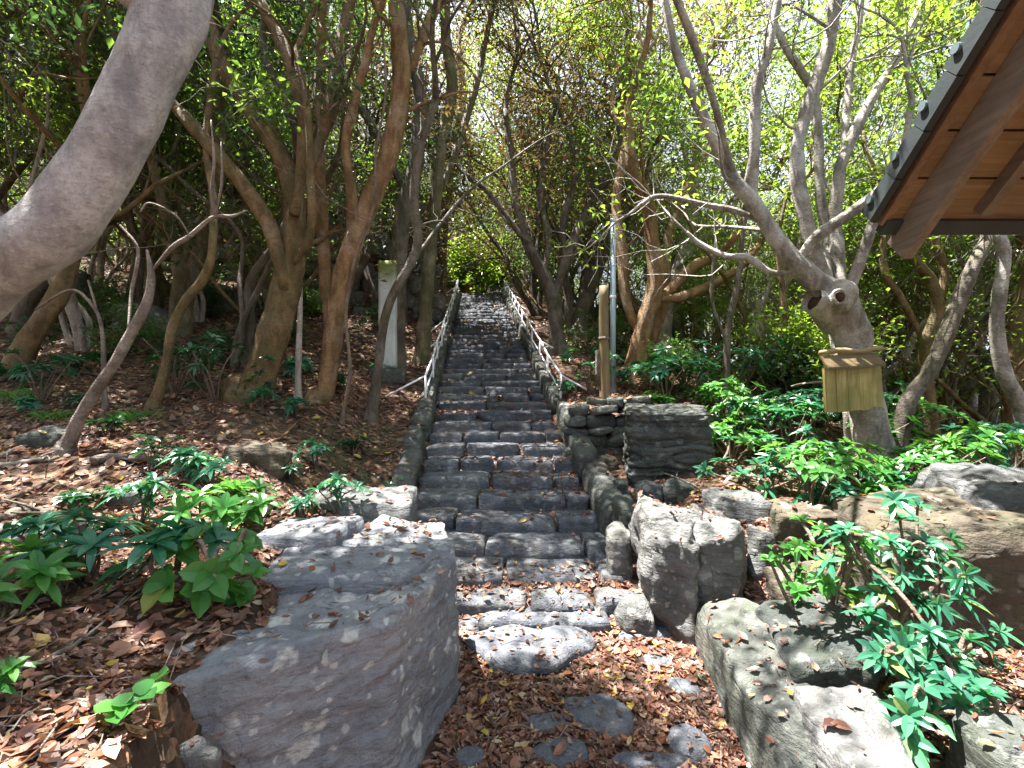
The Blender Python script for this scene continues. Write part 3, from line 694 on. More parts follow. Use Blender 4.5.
# ------------------------------------------------------------------ trees
def leaves(buf, ctr, n_dir, L, W, rr, droop=.25):
    """simple folded leaves: two triangles each, ctr (N,3)"""
    n = len(ctr)
    a = rr.uniform(0, 2 * np.pi, n); el = rr.normal(-.15, .45, n)
    d = np.column_stack([np.cos(a) * np.cos(el), np.sin(a) * np.cos(el), np.sin(el)])
    up = rr.normal(0, .55, (n, 3)) + np.array([0, 0, 1.0])
    s = np.cross(d, up); s /= np.linalg.norm(s, axis=1)[:, None] + 1e-9
    nn = np.cross(s, d)
    l = (L * rr.uniform(.65, 1.25, n))[:, None]; w = (W * rr.uniform(.7, 1.2, n))[:, None]
    base = ctr; tip = ctr + d * l - np.array([0, 0, 1]) * l * droop * .4
    mid = ctr + d * l * .45 + nn * l * .05
    v = np.stack([base, mid + s * w * .5 + nn * w * .12, tip, mid - s * w * .5 + nn * w * .12], 1).reshape(-1, 3)
    i = np.arange(n)[:, None] * 4
    buf.add(v, np.concatenate([i + np.array([0, 1, 2]), i + np.array([0, 2, 3])]))

def grow(wood, anchors, p, d, L, r, lvl, rr, up=.12, wig=.28, kids=(3, 5), bare=.25):
    n = 4 if lvl else 3
    pts, dd = [np.array(p)], np.array(d, float)
    for i in range(n):
        dd = dd + rr.normal(0, wig, 3) + np.array([0, 0, up]); dd /= np.linalg.norm(dd)
        pts.append(pts[-1] + dd * L / n)
    pts = np.array(pts); rad = np.linspace(r, r * (.45 if lvl else .3), n + 1)
    if lvl: cp, cr = catmull(pts, rad, 2)
    else: cp, cr = pts, rad
    tube(wood, cp, np.maximum(cr, .003), 7 if r > .03 else (5 if r > .012 else 3), cap=False)
    if lvl == 0:
        anchors.append(pts[1:]); return
    k = rr.integers(kids[0], kids[1] + 1)
    for i in range(k):
        t = bare + (1 - bare) * (i + rr.uniform(0, 1)) / k
        q = t * n; a = min(int(q), n - 1); pp = pts[a] + (pts[a + 1] - pts[a]) * (q - a)
        tg = pts[a + 1] - pts[a]; tg /= np.linalg.norm(tg)
        sd = rr.normal(0, 1, 3); sd -= tg * np.dot(sd, tg); sd /= np.linalg.norm(sd) + 1e-9
        nd = tg * .65 + sd * .8; nd /= np.linalg.norm(nd)
        grow(wood, anchors, pp, nd, L * rr.uniform(.5, .75), max(r * (1 - .5 * t) * .62, .004), lvl - 1, rr, up, wig, kids, bare)
    grow(wood, anchors, pts[-1], dd, L * .6, r * .45, lvl - 1, rr, up, wig, kids, bare)

def fill_crown(crown, anchors, rr, per, spread, L, W, gap=-.02, gap_f=1.5):
    A = np.concatenate(anchors)
    keep = vnoise(A * gap_f + rr.uniform(0, 50, 3), 3) + .35 * vnoise(A * gap_f * 2.3, 4) > gap     # clumps with open gaps between them
    if keep.sum() > 10: A = A[keep]
    c = np.repeat(A, per, 0) + rr.normal(0, spread, (len(A) * per, 3)) * np.array([1, 1, .7])
    leaves(crown, c, None, L, W, rr)

TREES = []
def px_tree(name, label, Y, stems, bark, leaf, seed, sweep=0.0, ext=(2.0, 2), per=9, spread=.13, LW=(.085, .04), base=True, side=0, flare=1.5, group=None, lump=.1, kids=(3, 5), up=.12, cat='tree', gap=-.02):
    """stems: lists of (px, py, r_px[, dY]) from the ground up; the first one is the trunk; each ends in its own crown of boughs"""
    rr = np.random.default_rng(seed)
    wood, crown, anchors = Buf(), Buf(), []
    o = None
    for k, st in enumerate(stems):
        e = None
        if isinstance(st, dict): e = st.get('ext'); st = st['p']
        pts, rad = [], []
        ph = rr.uniform(0, 6.28)
        for i, s in enumerate(st):
            yy = Y + (s[3] if len(s) > 3 else (0 if k == 0 and i == 0 else sweep * i / len(st) * math.sin(ph + k * 2.1)))
            pts.append(P(s[0], s[1], yy)); rad.append(s[2] / F * yy / math.sqrt(1 + ((s[0] - 512) / F) ** 2) * .94)
        if k == 0:
            g = pts[0].copy()
            if base:
                g[2] = H(g[0], g[1]); pts[0] = g + np.array([0, 0, .02])
                pts = [g - np.array([0, 0, .18])] + pts; rad = [rad[0] * flare * 1.15] + [rad[0] * flare] + rad[1:]
                mid = pts[1] * .75 + pts[2] * .25; pts.insert(2, mid); rad.insert(2, (rad[1] / flare) * 1.08)
            o = g
        if k: rad[0] *= .5; rad[1] *= .95
        cp, cr = catmull(pts, rad, 6)
        tube(wood, cp - o, cr, 18 if cr.max() > .08 else (12 if cr.max() > .04 else 8), lump, seed + k)
        EL, lv = e if e is not None else ext
        d = cp[-1] - cp[-3]; d /= np.linalg.norm(d)
        if EL: grow(wood, anchors, cp[-1] - o, d, EL, cr[-1] * .95, lv, rr, up=up, kids=kids)
        n_side = side
        for j in range(n_side):
            t = rr.uniform(.55, .97); a = int(t * (len(cp) - 2)); tg = cp[a + 1] - cp[a]; tg /= np.linalg.norm(tg)
            sd = rr.normal(0, 1, 3); sd -= tg * np.dot(sd, tg); sd /= np.linalg.norm(sd)
            grow(wood, anchors, cp[a] - o, tg * .4 + sd, rr.uniform(.6, 1.3), max(cr[a] * .3, .006), 1, rr, kids=(2, 4))
    t = empty(name, o, label, cat, group)
    wood.build('trunk', M[bark], t, True)
    if anchors and per:
        fill_crown(crown, anchors, rr, per, spread, *LW, gap=gap); crown.build('crown', M[leaf], t)
    TREES.append(t)
    return t

px_tree('leaning_tree', 'massive pale grey trunk sweeping up across the upper left corner', 2.0,
        [{'ext': (0, 0), 'p': [(-330, 560, 70, .5), (-210, 430, 66, .35), (-90, 340, 60, .12), (0, 266, 50, 0), (60, 222, 46, 0), (110, 150, 41, 0), (146, 75, 36, .02), (172, 15, 40, .05), (192, -60, 34, .1), (215, -110, 24, .2)]},
         {'p': [(178, 5, 30, .05), (182, -60, 22, .2), (184, -130, 17, .5), (160, -190, 13, .7)], 'ext': (1.3, 3)},  # limbs from here on run above the frame, added to shade the boulder
         {'p': [(170, 5, 30, .05), (130, -60, 22, .0), (60, -200, 17, .0), (-10, -350, 12, .1)], 'ext': (1.7, 3)},
         {'p': [(184, -30, 18, .1), (244, -110, 13, .4), (335, -195, 8, .7)], 'ext': (.85, 2)},  # added limb above the frame whose crown dapples the path with shade
         {'p': [(150, 20, 20, .0), (60, -70, 16, -.2), (-40, -200, 11, -.35)], 'ext': (1.3, 3)}],
        'bark_lilac', 'leaf_dark', 11, ext=(2.2, 3), per=15, flare=1.2, lump=.075, kids=(4, 5), gap=.16)
px_tree('thick_tree', 'thick brown tree leaning over the left bank with forking mossy limbs', 5.2,
        [[(240, 432, 20), (256, 388, 18), (272, 340, 17), (284, 300, 17), (292, 250, 13), (294, 200, 11), (280, 155, 10), (252, 110, 9.5), (222, 62, 9), (202, 5, 8)],
         [(286, 290, 12), (268, 225, 10), (232, 172, 9), (192, 125, 8), (150, 80, 6, .4), (100, 30, 5, .6)],
         [(294, 215, 11), (306, 150, 9), (300, 95, 8), (282, 45, 7), (262, 5, 7)],
         [(296, 262, 6), (311, 232, 5, -.1), (310, 170, 4.5, -.15), (307, 110, 4, -.1), (296, 50, 3.5, 0)],
         [(296, 200, 9), (330, 110, 8, .2), (340, 50, 7, .3), (352, -10, 6, .4)]], 'bark_brown', 'leaf_dark', 12, sweep=.3, ext=(1.9, 3), per=4, side=1, flare=1.3, lump=.16, gap=.05)
px_tree('twin_stem_tree', 'slender orange brown tree with several stems left of the stairs, curving toward them', 5.5,
        [[(316, 436, 9), (326, 390, 9), (334, 330, 10), (346, 265, 11), (368, 205, 11), (388, 155, 11), (400, 95, 10), (400, 40, 9), (394, -10, 8)],
         [(401, 85, 7), (420, 45, 6), (436, 5, 6)],
         [(332, 350, 7), (326, 290, 7, .2), (322, 220, 7, .3), (318, 120, 6, .4), (322, 20, 5, .4)],
         [(348, 262, 6), (352, 200, 6, -.2), (346, 140, 5, -.3), (366, 60, 5, -.3)]], 'bark_orange', 'leaf_dark', 13, sweep=.25, ext=(1.5, 3), per=5, gap=.2, side=2, lump=.12)
px_tree('slim_tree', 'slim crooked grey tree bending in front of the whitish post', 5.6,
        [[(371, 420, 6), (378, 370, 5), (383, 328, 5), (392, 297, 5), (410, 264, 5), (418, 240, 5), (414, 195, 5), (420, 150, 4), (436, 100, 4)],
         [(412, 262, 3.5), (440, 225, 2.4, .2), (470, 190, 1.8, .3), (505, 165, 1.2, .4)]], 'bark_dark', 'leaf_rust', 14, sweep=.2, ext=(1.2, 2), per=9, side=3)
px_tree('mossy_tree', 'straight yellow mossy trunk beside the middle of the left handrail', 8.4,
        [[(422, 352, 7.5), (426, 300, 7), (429, 262, 7), (435, 210, 6), (440, 150, 7), (452, 90, 6), (446, 40, 6)],
         [(437, 200, 5), (460, 140, 4), (480, 70, 4)]], 'bark_moss', 'leaf_dark', 15, sweep=.4, ext=(2.2, 3), per=12, spread=.2)
px_tree('straight_tree', 'brown upright trunk just uphill of the mossy trunk by the left handrail', 12.8,
        [[(440, 318, 6), (441, 280, 6), (443, 230, 5), (450, 160, 5), (462, 100, 4), (458, 50, 4)],
         [(443, 225, 3.5), (430, 150, 4), (408, 90, 4)]], 'bark_brown', 'leaf_dark', 16, sweep=.4, ext=(2.2, 3), per=13, spread=.22)
px_tree('old_tree', 'dark trunk rising behind the whitish post', 8.0,
        [[(395, 330, 9), (398, 270, 9), (404, 210, 9), (416, 160, 8), (420, 100, 7), (410, 40, 6)],
         [(406, 195, 6), (380, 140, 5), (350, 90, 5)]], 'bark_dark', 'leaf_dark', 17, sweep=.4, ext=(2.4, 3), per=8)
px_tree('pale_tree', 'reddish trunk standing at the very top of the stairs', 20.0,
        [[(470, 294, 6), (469, 262, 5), (468, 230, 5), (474, 180, 5), (468, 130, 4)], [(469, 235, 4), (492, 190, 3), (505, 150, 3)]], 'bark_orange', 'leaf_b', 18, sweep=.5, ext=(3.2, 3), per=8, spread=.25, LW=(.13, .06))
px_tree('forked_tree', 'dark tree dividing into many thin stems just right of the upper stairs', 8.8,
        [[(558, 368, 9), (556, 330, 8), (553, 298, 8), (540, 268, 7), (526, 240, 5), (516, 205, 5), (511, 160, 4), (505, 110, 3)],
         [(553, 300, 7), (566, 262, 6), (578, 228, 5, .3), (600, 185, 4, .4), (620, 140, 3, .5)],
         [(545, 274, 5), (548, 235, 4), (540, 195, 4), (548, 140, 3)],
         [(565, 262, 4), (563, 220, 4), (574, 180, 3), (570, 130, 3)],
         [(528, 244, 4), (506, 215, 3), (486, 190, 3), (460, 170, 2)],
         [(578, 228, 4, .3), (612, 205, 3, .5), (650, 190, 2, .7)]], 'bark_dark', 'leaf_rust', 19, sweep=.3, ext=(1.9, 3), per=12, spread=.2, LW=(.08, .036), side=2)
px_tree('forked_tree', 'dark leaning tree with two limbs, between the forked tree and the blue pole', 10.2,
        [[(578, 352, 9), (580, 320, 8), (590, 285, 8), (604, 250, 7), (622, 215, 6), (630, 170, 5), (620, 110, 5)],
         [(588, 288, 6), (584, 250, 5), (592, 205, 5), (586, 150, 4)]], 'bark_dark', 'leaf_b', 20, sweep=.4, ext=(2.2, 3), per=12, spread=.22)
px_tree('orange_tree', 'warm orange tree splaying into crooked limbs right of the blue pole', 7.4,
        [[(634, 392, 11), (638, 350, 10), (648, 312, 10), (656, 280, 9), (652, 240, 8), (648, 205, 7), (632, 165, 6), (628, 110, 5)],
         [(650, 305, 8), (672, 288, 6), (694, 266, 6), (716, 255, 4), (740, 230, 4, -.2), (752, 190, 3, -.2)],
         [(654, 300, 6), (684, 296, 6), (720, 280, 5, .2), (746, 262, 4, .3), (770, 225, 3, .4)],
         [(640, 340, 7, .2), (626, 300, 6, .3), (622, 250, 6, .4), (616, 205, 5, .5), (624, 150, 4, .6)],
         [(636, 380, 7, .3), (650, 345, 6, .3), (664, 300, 6, .4), (668, 240, 5, .5), (690, 180, 4, .6)]], 'bark_orange', 'leaf_b', 21, sweep=.2, ext=(1.9, 3), per=6, side=1)
px_tree('pale_tree', 'pale trunk in the sun behind the orange tree', 9.0,
        [[(664, 372, 8), (664, 335, 8), (668, 300, 7), (680, 262, 6), (692, 225, 6), (694, 170, 5), (702, 110, 4)], [(678, 268, 4), (702, 240, 4), (730, 215, 3), (748, 160, 3)]], 'bark_pale', 'leaf_b', 22, sweep=.4, ext=(2, 3), per=6)

sign_tree = px_tree('gnarled_tree', 'gnarled pale grey tree with a wooden sign on its trunk and many spreading limbs', 4.5,
        [[(881, 486, 24), (872, 440, 21), (864, 395, 20), (856, 350, 20), (846, 320, 23), (836, 302, 22), (816, 284, 15), (800, 268, 13), (785, 252, 11), (768, 226, 9.5), (750, 198, 9), (733, 178, 8), (716, 142, 7), (692, 92, 5.5), (674, 44, 4.5), (664, -5, 4)],
         {'p': [(756, 206, 7), (752, 186, 6.5), (754, 152, 6, -.1), (757, 86, 6, -.15), (768, 50, 5, -.2), (778, -5, 5, -.2)]},
         {'p': [(796, 262, 8), (818, 236, 8, -.1), (852, 212, 7, -.25), (880, 190, 6.5, -.35), (905, 160, 6, -.45), (928, 120, 5, -.55), (960, 60, 4, -.6)], 'ext': (.8, 2)},
         {'p': [(838, 300, 14), (818, 262, 9, .05), (801, 200, 8, .1), (797, 160, 7.5, .1), (800, 135, 7, .1), (811, 98, 8, .1), (828, 48, 8, .05), (835, -5, 7, 0)]},
         {'p': [(842, 298, 13), (838, 258, 8, .15), (835, 215, 8, .2), (838, 190, 7, .2), (842, 162, 7, .25), (859, 122, 7, .3), (880, 85, 6, .35), (896, 60, 5, .4), (925, -5, 5, .45)]},
         {'p': [(846, 298, 12), (860, 262, 7, -.1), (872, 225, 6, -.15), (878, 205, 5, -.2), (900, 165, 4.5, -.2), (912, 100, 4, -.2)], 'ext': (.9, 2)},
         {'p': [(830, 290, 9), (826, 240, 6, .3), (820, 190, 6, .35), (816, 105, 5, .4), (800, 70, 5, .4), (788, 52, 4, .4), (770, 15, 4, .4)]},
         {'p': [(842, 166, 5, .25), (846, 120, 5, .4), (850, 70, 5, .5), (858, 30, 4, .5), (862, -10, 4, .5)]},
         {'p': [(770, 228, 5), (740, 212, 4, .1), (706, 205, 3.5, .2), (660, 196, 3, .3), (640, 205, 2, .3)], 'ext': (.7, 1)},
         {'p': [(735, 180, 6), (700, 60, 5, -.5), (620, -120, 4, -1.1), (470, -300, 3, -1.6)], 'ext': (1.0, 2)},  # limb reaching above the frame, added to shade the right slabs
         {'p': [(792, 272, 6), (770, 272, 4.5, .05), (748, 258, 4, .1), (726, 256, 3.5, .2), (700, 244, 3, .3), (686, 232, 2, .3)], 'ext': (.6, 1)}],
        'bark_grey', 'leaf_b', 23, ext=(1.5, 3), per=6, lump=.12, flare=1.35, LW=(.08, .038), side=3, gap=.16)
so = np.array(sign_tree.location)
# burl with a dark disc for the shaded knot hole, hollow on the left and its rim
b = Buf(); stone(b, P(838, 298, 4.40) - so, (.27, .26, .34), (16, 16, 16), .95, .08, 7, 0, (0, .5), 2.0); burl = b.build('burl', M['bark_grey'], sign_tree, True)
b = Buf(); tube(b, [P(839, 297, 4.21) - so, P(840, 298, 4.27) - so], [.042, .046], 16, .12, 3); b.build('knot_hole_shade', M['hollow'], burl, True)
ring = [P(839, 297, 4.205) - so + np.array([np.sqrt(1) * .052 * math.cos(q), -.0 - .01 * math.sin(q * 2), .062 * math.sin(q)]) for q in np.linspace(0, 2 * math.pi, 18)]
b = Buf(); tube(b, ring, .013, 8, .2, 5); b.build('knot_rim', M['bark_grey'], burl, True)
b = Buf(); tube(b, *catmull([P(836, 316, 4.52) - so, P(822, 306, 4.46) - so, P(811, 300, 4.42) - so], [.19, .135, .10], 5), 16, .14, 2, cap=False)
tube(b, *catmull([P(811, 300, 4.421) - so, P(820, 305, 4.455) - so], [.099, .07], 4), 16, .14, 2, cap=False); stub = b.build('broken_stub', M['bark_grey'], sign_tree, True)
b = Buf(); tube(b, [P(818, 304, 4.45) - so, P(815.5, 302.6, 4.44) - so], [.08, .082], 14); b.build('stub_hollow', M['hollow'], stub, True)
# ------------------------------------------------------------------ wooden sign tied to the trunk
sg = empty('wooden_sign', P(853, 386, 4.2), 'blank mossy yellow wooden board with a small plank roof fixed to the gnarled tree', 'sign', rz=.28)
def boxb(buf, x0, x1, y0, y1, z0, z1, rz=0.0, c=(0, 0, 0), n=None):
    v, f = lattice(*(n or (2, 2, 2))); p = np.column_stack([x0 + (v[:, 0] + 1) / 2 * (x1 - x0), y0 + (v[:, 1] + 1) / 2 * (y1 - y0), z0 + (v[:, 2] + 1) / 2 * (z1 - z0)])
    ca, sa = math.cos(rz), math.sin(rz); p = np.column_stack([p[:, 0] * ca - p[:, 2] * sa, p[:, 1], p[:, 0] * sa + p[:, 2] * ca]); buf.add(p + np.array(c), f)
tl = .06
xs = [-.325, -.205, -.075, .06, .185, .325]
for a, c2 in zip(xs[:-1], xs[1:]):
    b = Buf(); boxb(b, a + .0015, c2 - .0015, -.014 + R.uniform(-.003, .003), .012, -.21 + R.uniform(-.012, .012), .17, tl); b.build('plank', M['wood_sign'], sg)
b = Buf(); boxb(b, -.31, .31, .012, .035, -.12, -.08, tl); b.build('batten', M['wood_cap'], sg)
b = Buf(); boxb(b, -.35, .30, 0, .13, -.011, .011, tl); V, fs = b.all()
a = -.85; V2 = V.copy(); V2[:, 1] = V[:, 1] * math.cos(a) * 1.0 - .065; V2[:, 2] = V[:, 2] + (V[:, 1]) * .8 + .165
b = Buf(); b.add(V2, fs); b.build('roof_plank', M['wood_shaded'], sg)
b = Buf(); tube(b, *catmull([(-.33, .03, .285), (-.1, .03, .312), (.1, .03, .305), (.37, .03, .345)], [.022, .026, .024, .02], 5), 10, .12, 4); b.build('ridge_pole', M['wood_cap'], sg, True)
b = Buf()
for zz in (.02,): tube(b, [(-.05 + .23 * math.cos(t_), .26 + .25 * math.sin(t_), zz + .02 * math.sin(t_ * 2)) for t_ in np.linspace(0, 2 * math.pi, 20)], .009, 6)
b.build('tie_rope', M['deadwood'], sg, True)

px_tree('leaning_tree', 'smooth grey trunk leaning right under the roof eave, beyond the signed tree', 5.0,
        [[(893, 436, 10), (908, 402, 10), (928, 374, 10), (946, 335, 10), (960, 298, 10), (975, 262, 9), (988, 232, 8, .1), (996, 180, 8, .3), (1015, 110, 7, .6), (1050, 30, 6, .8)]], 'bark_dark', 'leaf_b', 24, ext=(1.5, 3), per=6, lump=.07)
px_tree('crooked_tree', 'grey crooked trunk bowed into an arc at the right margin under the eave', 4.6,
        [[(1040, 455, 11), (1022, 410, 11), (1004, 372, 10), (997, 330, 9), (1000, 290, 9), (1004, 255, 8), (996, 228, 8), (985, 200, 7, .5), (1005, 120, 6, .9)]], 'bark_grey', 'leaf_b', 25, ext=(1.5, 3), per=6, lump=.08)
px_tree('stout_tree', 'stout brown trunk at the right margin behind the bowed grey trunk', 6.2,
        [[(1022, 448, 19), (1018, 390, 17), (1022, 330, 16), (1034, 270, 15), (1040, 200, 13), (1020, 110, 10), (1000, 20, 8)], [(1034, 250, 9), (1062, 180, 8), (1100, 90, 6)]], 'bark_brown', 'leaf_a', 26, ext=(1.8, 3), per=6)
px_tree('yellow_tree', 'tan forked trunk just behind the signed tree, on the side of the bench side path', 6.4,
        [[(934, 432, 8), (928, 390, 8), (926, 345, 8), (938, 310, 8), (930, 280, 7), (912, 255, 6), (896, 225, 5), (880, 180, 4)],
         [(938, 312, 7), (944, 270, 6), (932, 235, 6), (922, 190, 5), (940, 130, 4)], [(928, 350, 5), (902, 300, 5), (886, 275, 5), (884, 240, 4), (900, 190, 3)]], 'bark_brown', 'leaf_b', 27, sweep=.3, ext=(1.7, 3), per=6)
for t in TREES:
    if t['label'].startswith('tan forked'): t['label'] = 'tan forked trunk rising between the signed tree and the trunk leaning under the eave'
px_tree('slim_tree', 'pale slim stem close behind the sign, lit white by the sun', 4.9, [[(846, 478, 7), (850, 440, 6), (846, 400, 6), (836, 350, 5, .4), (826, 290, 4, .6), (830, 230, 3, .8)]], 'bark_pale', 'leaf_b', 28, ext=(1.0, 2), per=6)
px_tree('slim_tree', 'thin dark stem right of the layered rock, leaning toward the signed tree', 6.0,
        [[(716, 432, 4), (726, 390, 4), (728, 330, 4), (738, 280, 3.5), (744, 220, 3), (752, 150, 2.5)], [(728, 345, 3), (712, 300, 2.5), (716, 240, 2)]], 'bark_dark', 'leaf_b', 29, ext=(1.2, 2), per=6)
px_tree('slim_tree', 'thin slanting stem crossing behind the plants left of the signed tree', 6.6,
        [[(730, 418, 4), (748, 385, 4), (768, 355, 4), (784, 325, 3.5), (782, 285, 3), (778, 240, 2.5), (790, 180, 2)]], 'bark_brown', 'leaf_b', 30, ext=(1.2, 2), per=6)
px_tree('broken_tree', 'short decayed trunk with an orange rotten side, between the orange tree and the signed tree', 8.2,
        [[(752, 382, 9), (754, 350, 8), (758, 320, 8), (760, 300, 6)], [(758, 315, 4), (766, 295, 3), (772, 275, 2)]], 'bark_pale', 'leaf_b', 31, ext=(0, 0), per=0)
# dead saplings on the left bank
px_tree('dead_sapling', 'bare grey sapling snaking up from the litter on the left bank', 3.6,
        [[(66, 460, 9), (80, 416, 7.5), (100, 384, 7), (114, 364, 7), (130, 334, 6), (146, 304, 6), (151, 280, 5), (150, 266, 3.4), (147, 250, 1.4)],
         [(151, 272, 4), (172, 248, 3.2), (190, 236, 3), (212, 218, 2.6), (232, 216, 1.6), (248, 210, .6)], [(214, 218, 2.6), (212, 190, 2.2), (214, 160, 1.6), (211, 120, .7)], [(216, 216, 2), (222, 180, 1.6), (221, 142, .6)],
         [(128, 330, 3, .1), (132, 290, 2.4, .2), (138, 250, 2, .2), (120, 225, 1.5, .2)], [(190, 236, 1.6), (175, 215, 1.4, -.1), (150, 203, 1.2, -.1), (140, 212, 1, -.1)]],
        'deadwood', 'leaf_a', 33, ext=(0, 0), per=0, lump=.14, cat='sapling')
px_tree('sapling', 'slender olive sapling bent like an S behind the bare grey one', 4.7,
        [[(154, 412, 7), (166, 368, 6), (172, 330, 6), (186, 300, 6), (204, 278, 6), (212, 252, 5), (214, 200, 5, .2), (206, 140, 4, .4), (216, 60, 4, .5)]], 'bark_brown', 'leaf_dark', 34, ext=(1.5, 3), per=6, cat='sapling')
px_tree('sapling', 'thin upright stem close to the right of the thick leaning tree', 5.3,
        [[(298, 420, 4), (298, 370, 3.5), (300, 300, 3), (298, 240, 3), (304, 160, 2.5)]], 'bark_pale', 'leaf_dark', 35, ext=(.8, 2), per=5, cat='sapling')
px_tree('climbing_vine', 'thin reddish vine hanging in front of the slender orange brown tree', 5.2,
        [[(342, 420, 2.2), (350, 370, 2), (346, 310, 1.8), (356, 255, 1.8), (374, 205, 1.6), (376, 150, 1.6), (386, 90, 1.4), (380, 10, 1.2)]], 'twig', 'leaf_a', 37, ext=(0, 0), per=0, cat='vine', side=2)
px_tree('broken_sapling', 'forked twiggy sapling on the dark slope beyond the bare grey one', 4.6,
        [[(105, 360, 3), (102, 330, 2.6), (92, 305, 2.2), (70, 290, 1.8), (35, 310, 1.2)], [(102, 330, 2), (94, 300, 1.6), (88, 280, 1.2)]], 'deadwood', 'leaf_a', 36, ext=(0, 0), per=0, cat='sapling')

# ------------------------------------------------------------------ forest trees: seven kinds, copied
def proto(name, seed, hgt, nst, bark, leaf, per, LW, spread=.17, lean=.25, lv=3, r0=.11, ext=2.1, wv=.2, gap=None):
    rr = np.random.default_rng(seed); wood, crown, an = Buf(), Buf(), []
    for k in range(nst):
        a = rr.uniform(0, 6.28); d = np.array([math.cos(a), math.sin(a), 0]) * rr.uniform(.3, 1) * lean
        r = r0 * (1 if k == 0 else rr.uniform(.45, .75))
        p0 = np.array([0, 0, -.25]) + d * .15; pts = [p0]; q = p0.copy(); dd = d + np.array([0, 0, 1.0])
        st = hgt * rr.uniform(.55, .72) / 6
        for i in range(6):
            dd = dd + rr.normal(0, wv, 3) * np.array([1, 1, .3]) + np.array([0, 0, .12]); dd /= np.linalg.norm(dd); q = q + dd * st; pts.append(q)
        cp, cr = catmull(pts, [r * 1.5, r * 1.02, r * .95, r * .86, r * .78, r * .68, r * .58], 4)
        tube(wood, cp, cr, 12, .13, seed + k)
        grow(wood, an, cp[-1], dd, ext, r * .55, lv, rr, up=.10, kids=(3, 4))
        for j in range(3):
            a2 = rr.integers(len(cp) // 2, len(cp) - 2); sd = rr.normal(0, 1, 3); sd[2] = .6; sd /= np.linalg.norm(sd)
            grow(wood, an, cp[a2], sd, ext * .8, r * .35, lv - 1, rr, up=.1, kids=(2, 4))
    t = bpy.data.objects.new(name, None)
    w = wood.mesh('trunk', M[bark], True); fill_crown(crown, an, rr, per, spread, *LW, gap=(.0 if leaf == 'leaf_dark' else (.04 if leaf == 'leaf_rust' else .24))); c = crown.mesh('crown', M[leaf])
    return (name, w, c)
PROTO = {
 'dark': [proto('forest_tree', 101, 6.2, 2, 'bark_dark', 'leaf_dark', 12, (.115, .055)), proto('forest_tree', 102, 5.6, 3, 'bark_moss', 'leaf_dark', 11, (.11, .05)), proto('forest_tree', 103, 6.8, 1, 'bark_brown', 'leaf_dark', 15, (.12, .055), .25, ext=2.5)],
 'light': [proto('forest_tree', 104, 6.0, 2, 'bark_pale', 'leaf_b', 10, (.11, .05)), proto('forest_tree', 105, 5.4, 3, 'bark_grey', 'leaf_b', 9, (.105, .05)), proto('forest_tree', 106, 6.6, 1, 'bark_orange', 'leaf_a', 12, (.11, .05), .24, ext=2.5)],
 'slim': [proto('forest_tree', 111, 5.4, 4, 'bark_pale', 'leaf_b', 8, (.09, .042), .15, .45, 3, .055, 1.5, .34), proto('forest_tree', 112, 5.8, 3, 'bark_dark', 'leaf_a', 10, (.09, .042), .15, .5, 3, .06, 1.6, .34), proto('forest_tree', 113, 5.0, 5, 'bark_brown', 'leaf_a', 8, (.085, .04), .15, .5, 3, .05, 1.4, .38)],
 'rust': [proto('forest_tree', 107, 5.0, 3, 'bark_dark', 'leaf_rust', 17, (.09, .042), .26)]}
KIND = {101: ''}
FT = []
def plant_tree(x, Y, kind, k, sc, rz, dz=0.0):
    nm, w, c = PROTO[kind][k % len(PROTO[kind])]
    t = empty('forest_tree', (x, Y, H(x, Y)), 'tree', 'tree', 'forest trees behind the stairs', rz); t.scale = (sc, sc, sc * R.uniform(.92, 1.15))
    for part, me in (('trunk', w), ('crown', c)):
        o = bpy.data.objects.new(part, me); COL.objects.link(o); o.parent = t
    FT.append((t, kind, k % len(PROTO[kind]))); return t
taken = [np.array(t.location)[:2] for t in TREES]
def ok(x, Y, dmin):
    return all((x - q[0]) ** 2 + (Y - q[1]) ** 2 > dmin * dmin for q in taken)
def scatter(n, xr, yr, kinds, dmin, s=(.85, 1.2)):
    tries = 0
    while n and tries < 400:
        tries += 1
        x, Y = R.uniform(*xr), R.uniform(*yr)
        if abs(x - float(xc(Y))) < 1.6 or not ok(x, Y, dmin): continue
        if 11 < Y < 12.4 and x < -2: continue
        taken.append(np.array([x, Y])); plant_tree(x, Y, R.choice(kinds), R.randrange(9), R.uniform(*s), R.uniform(0, 6.28)); n -= 1
FOREST = True
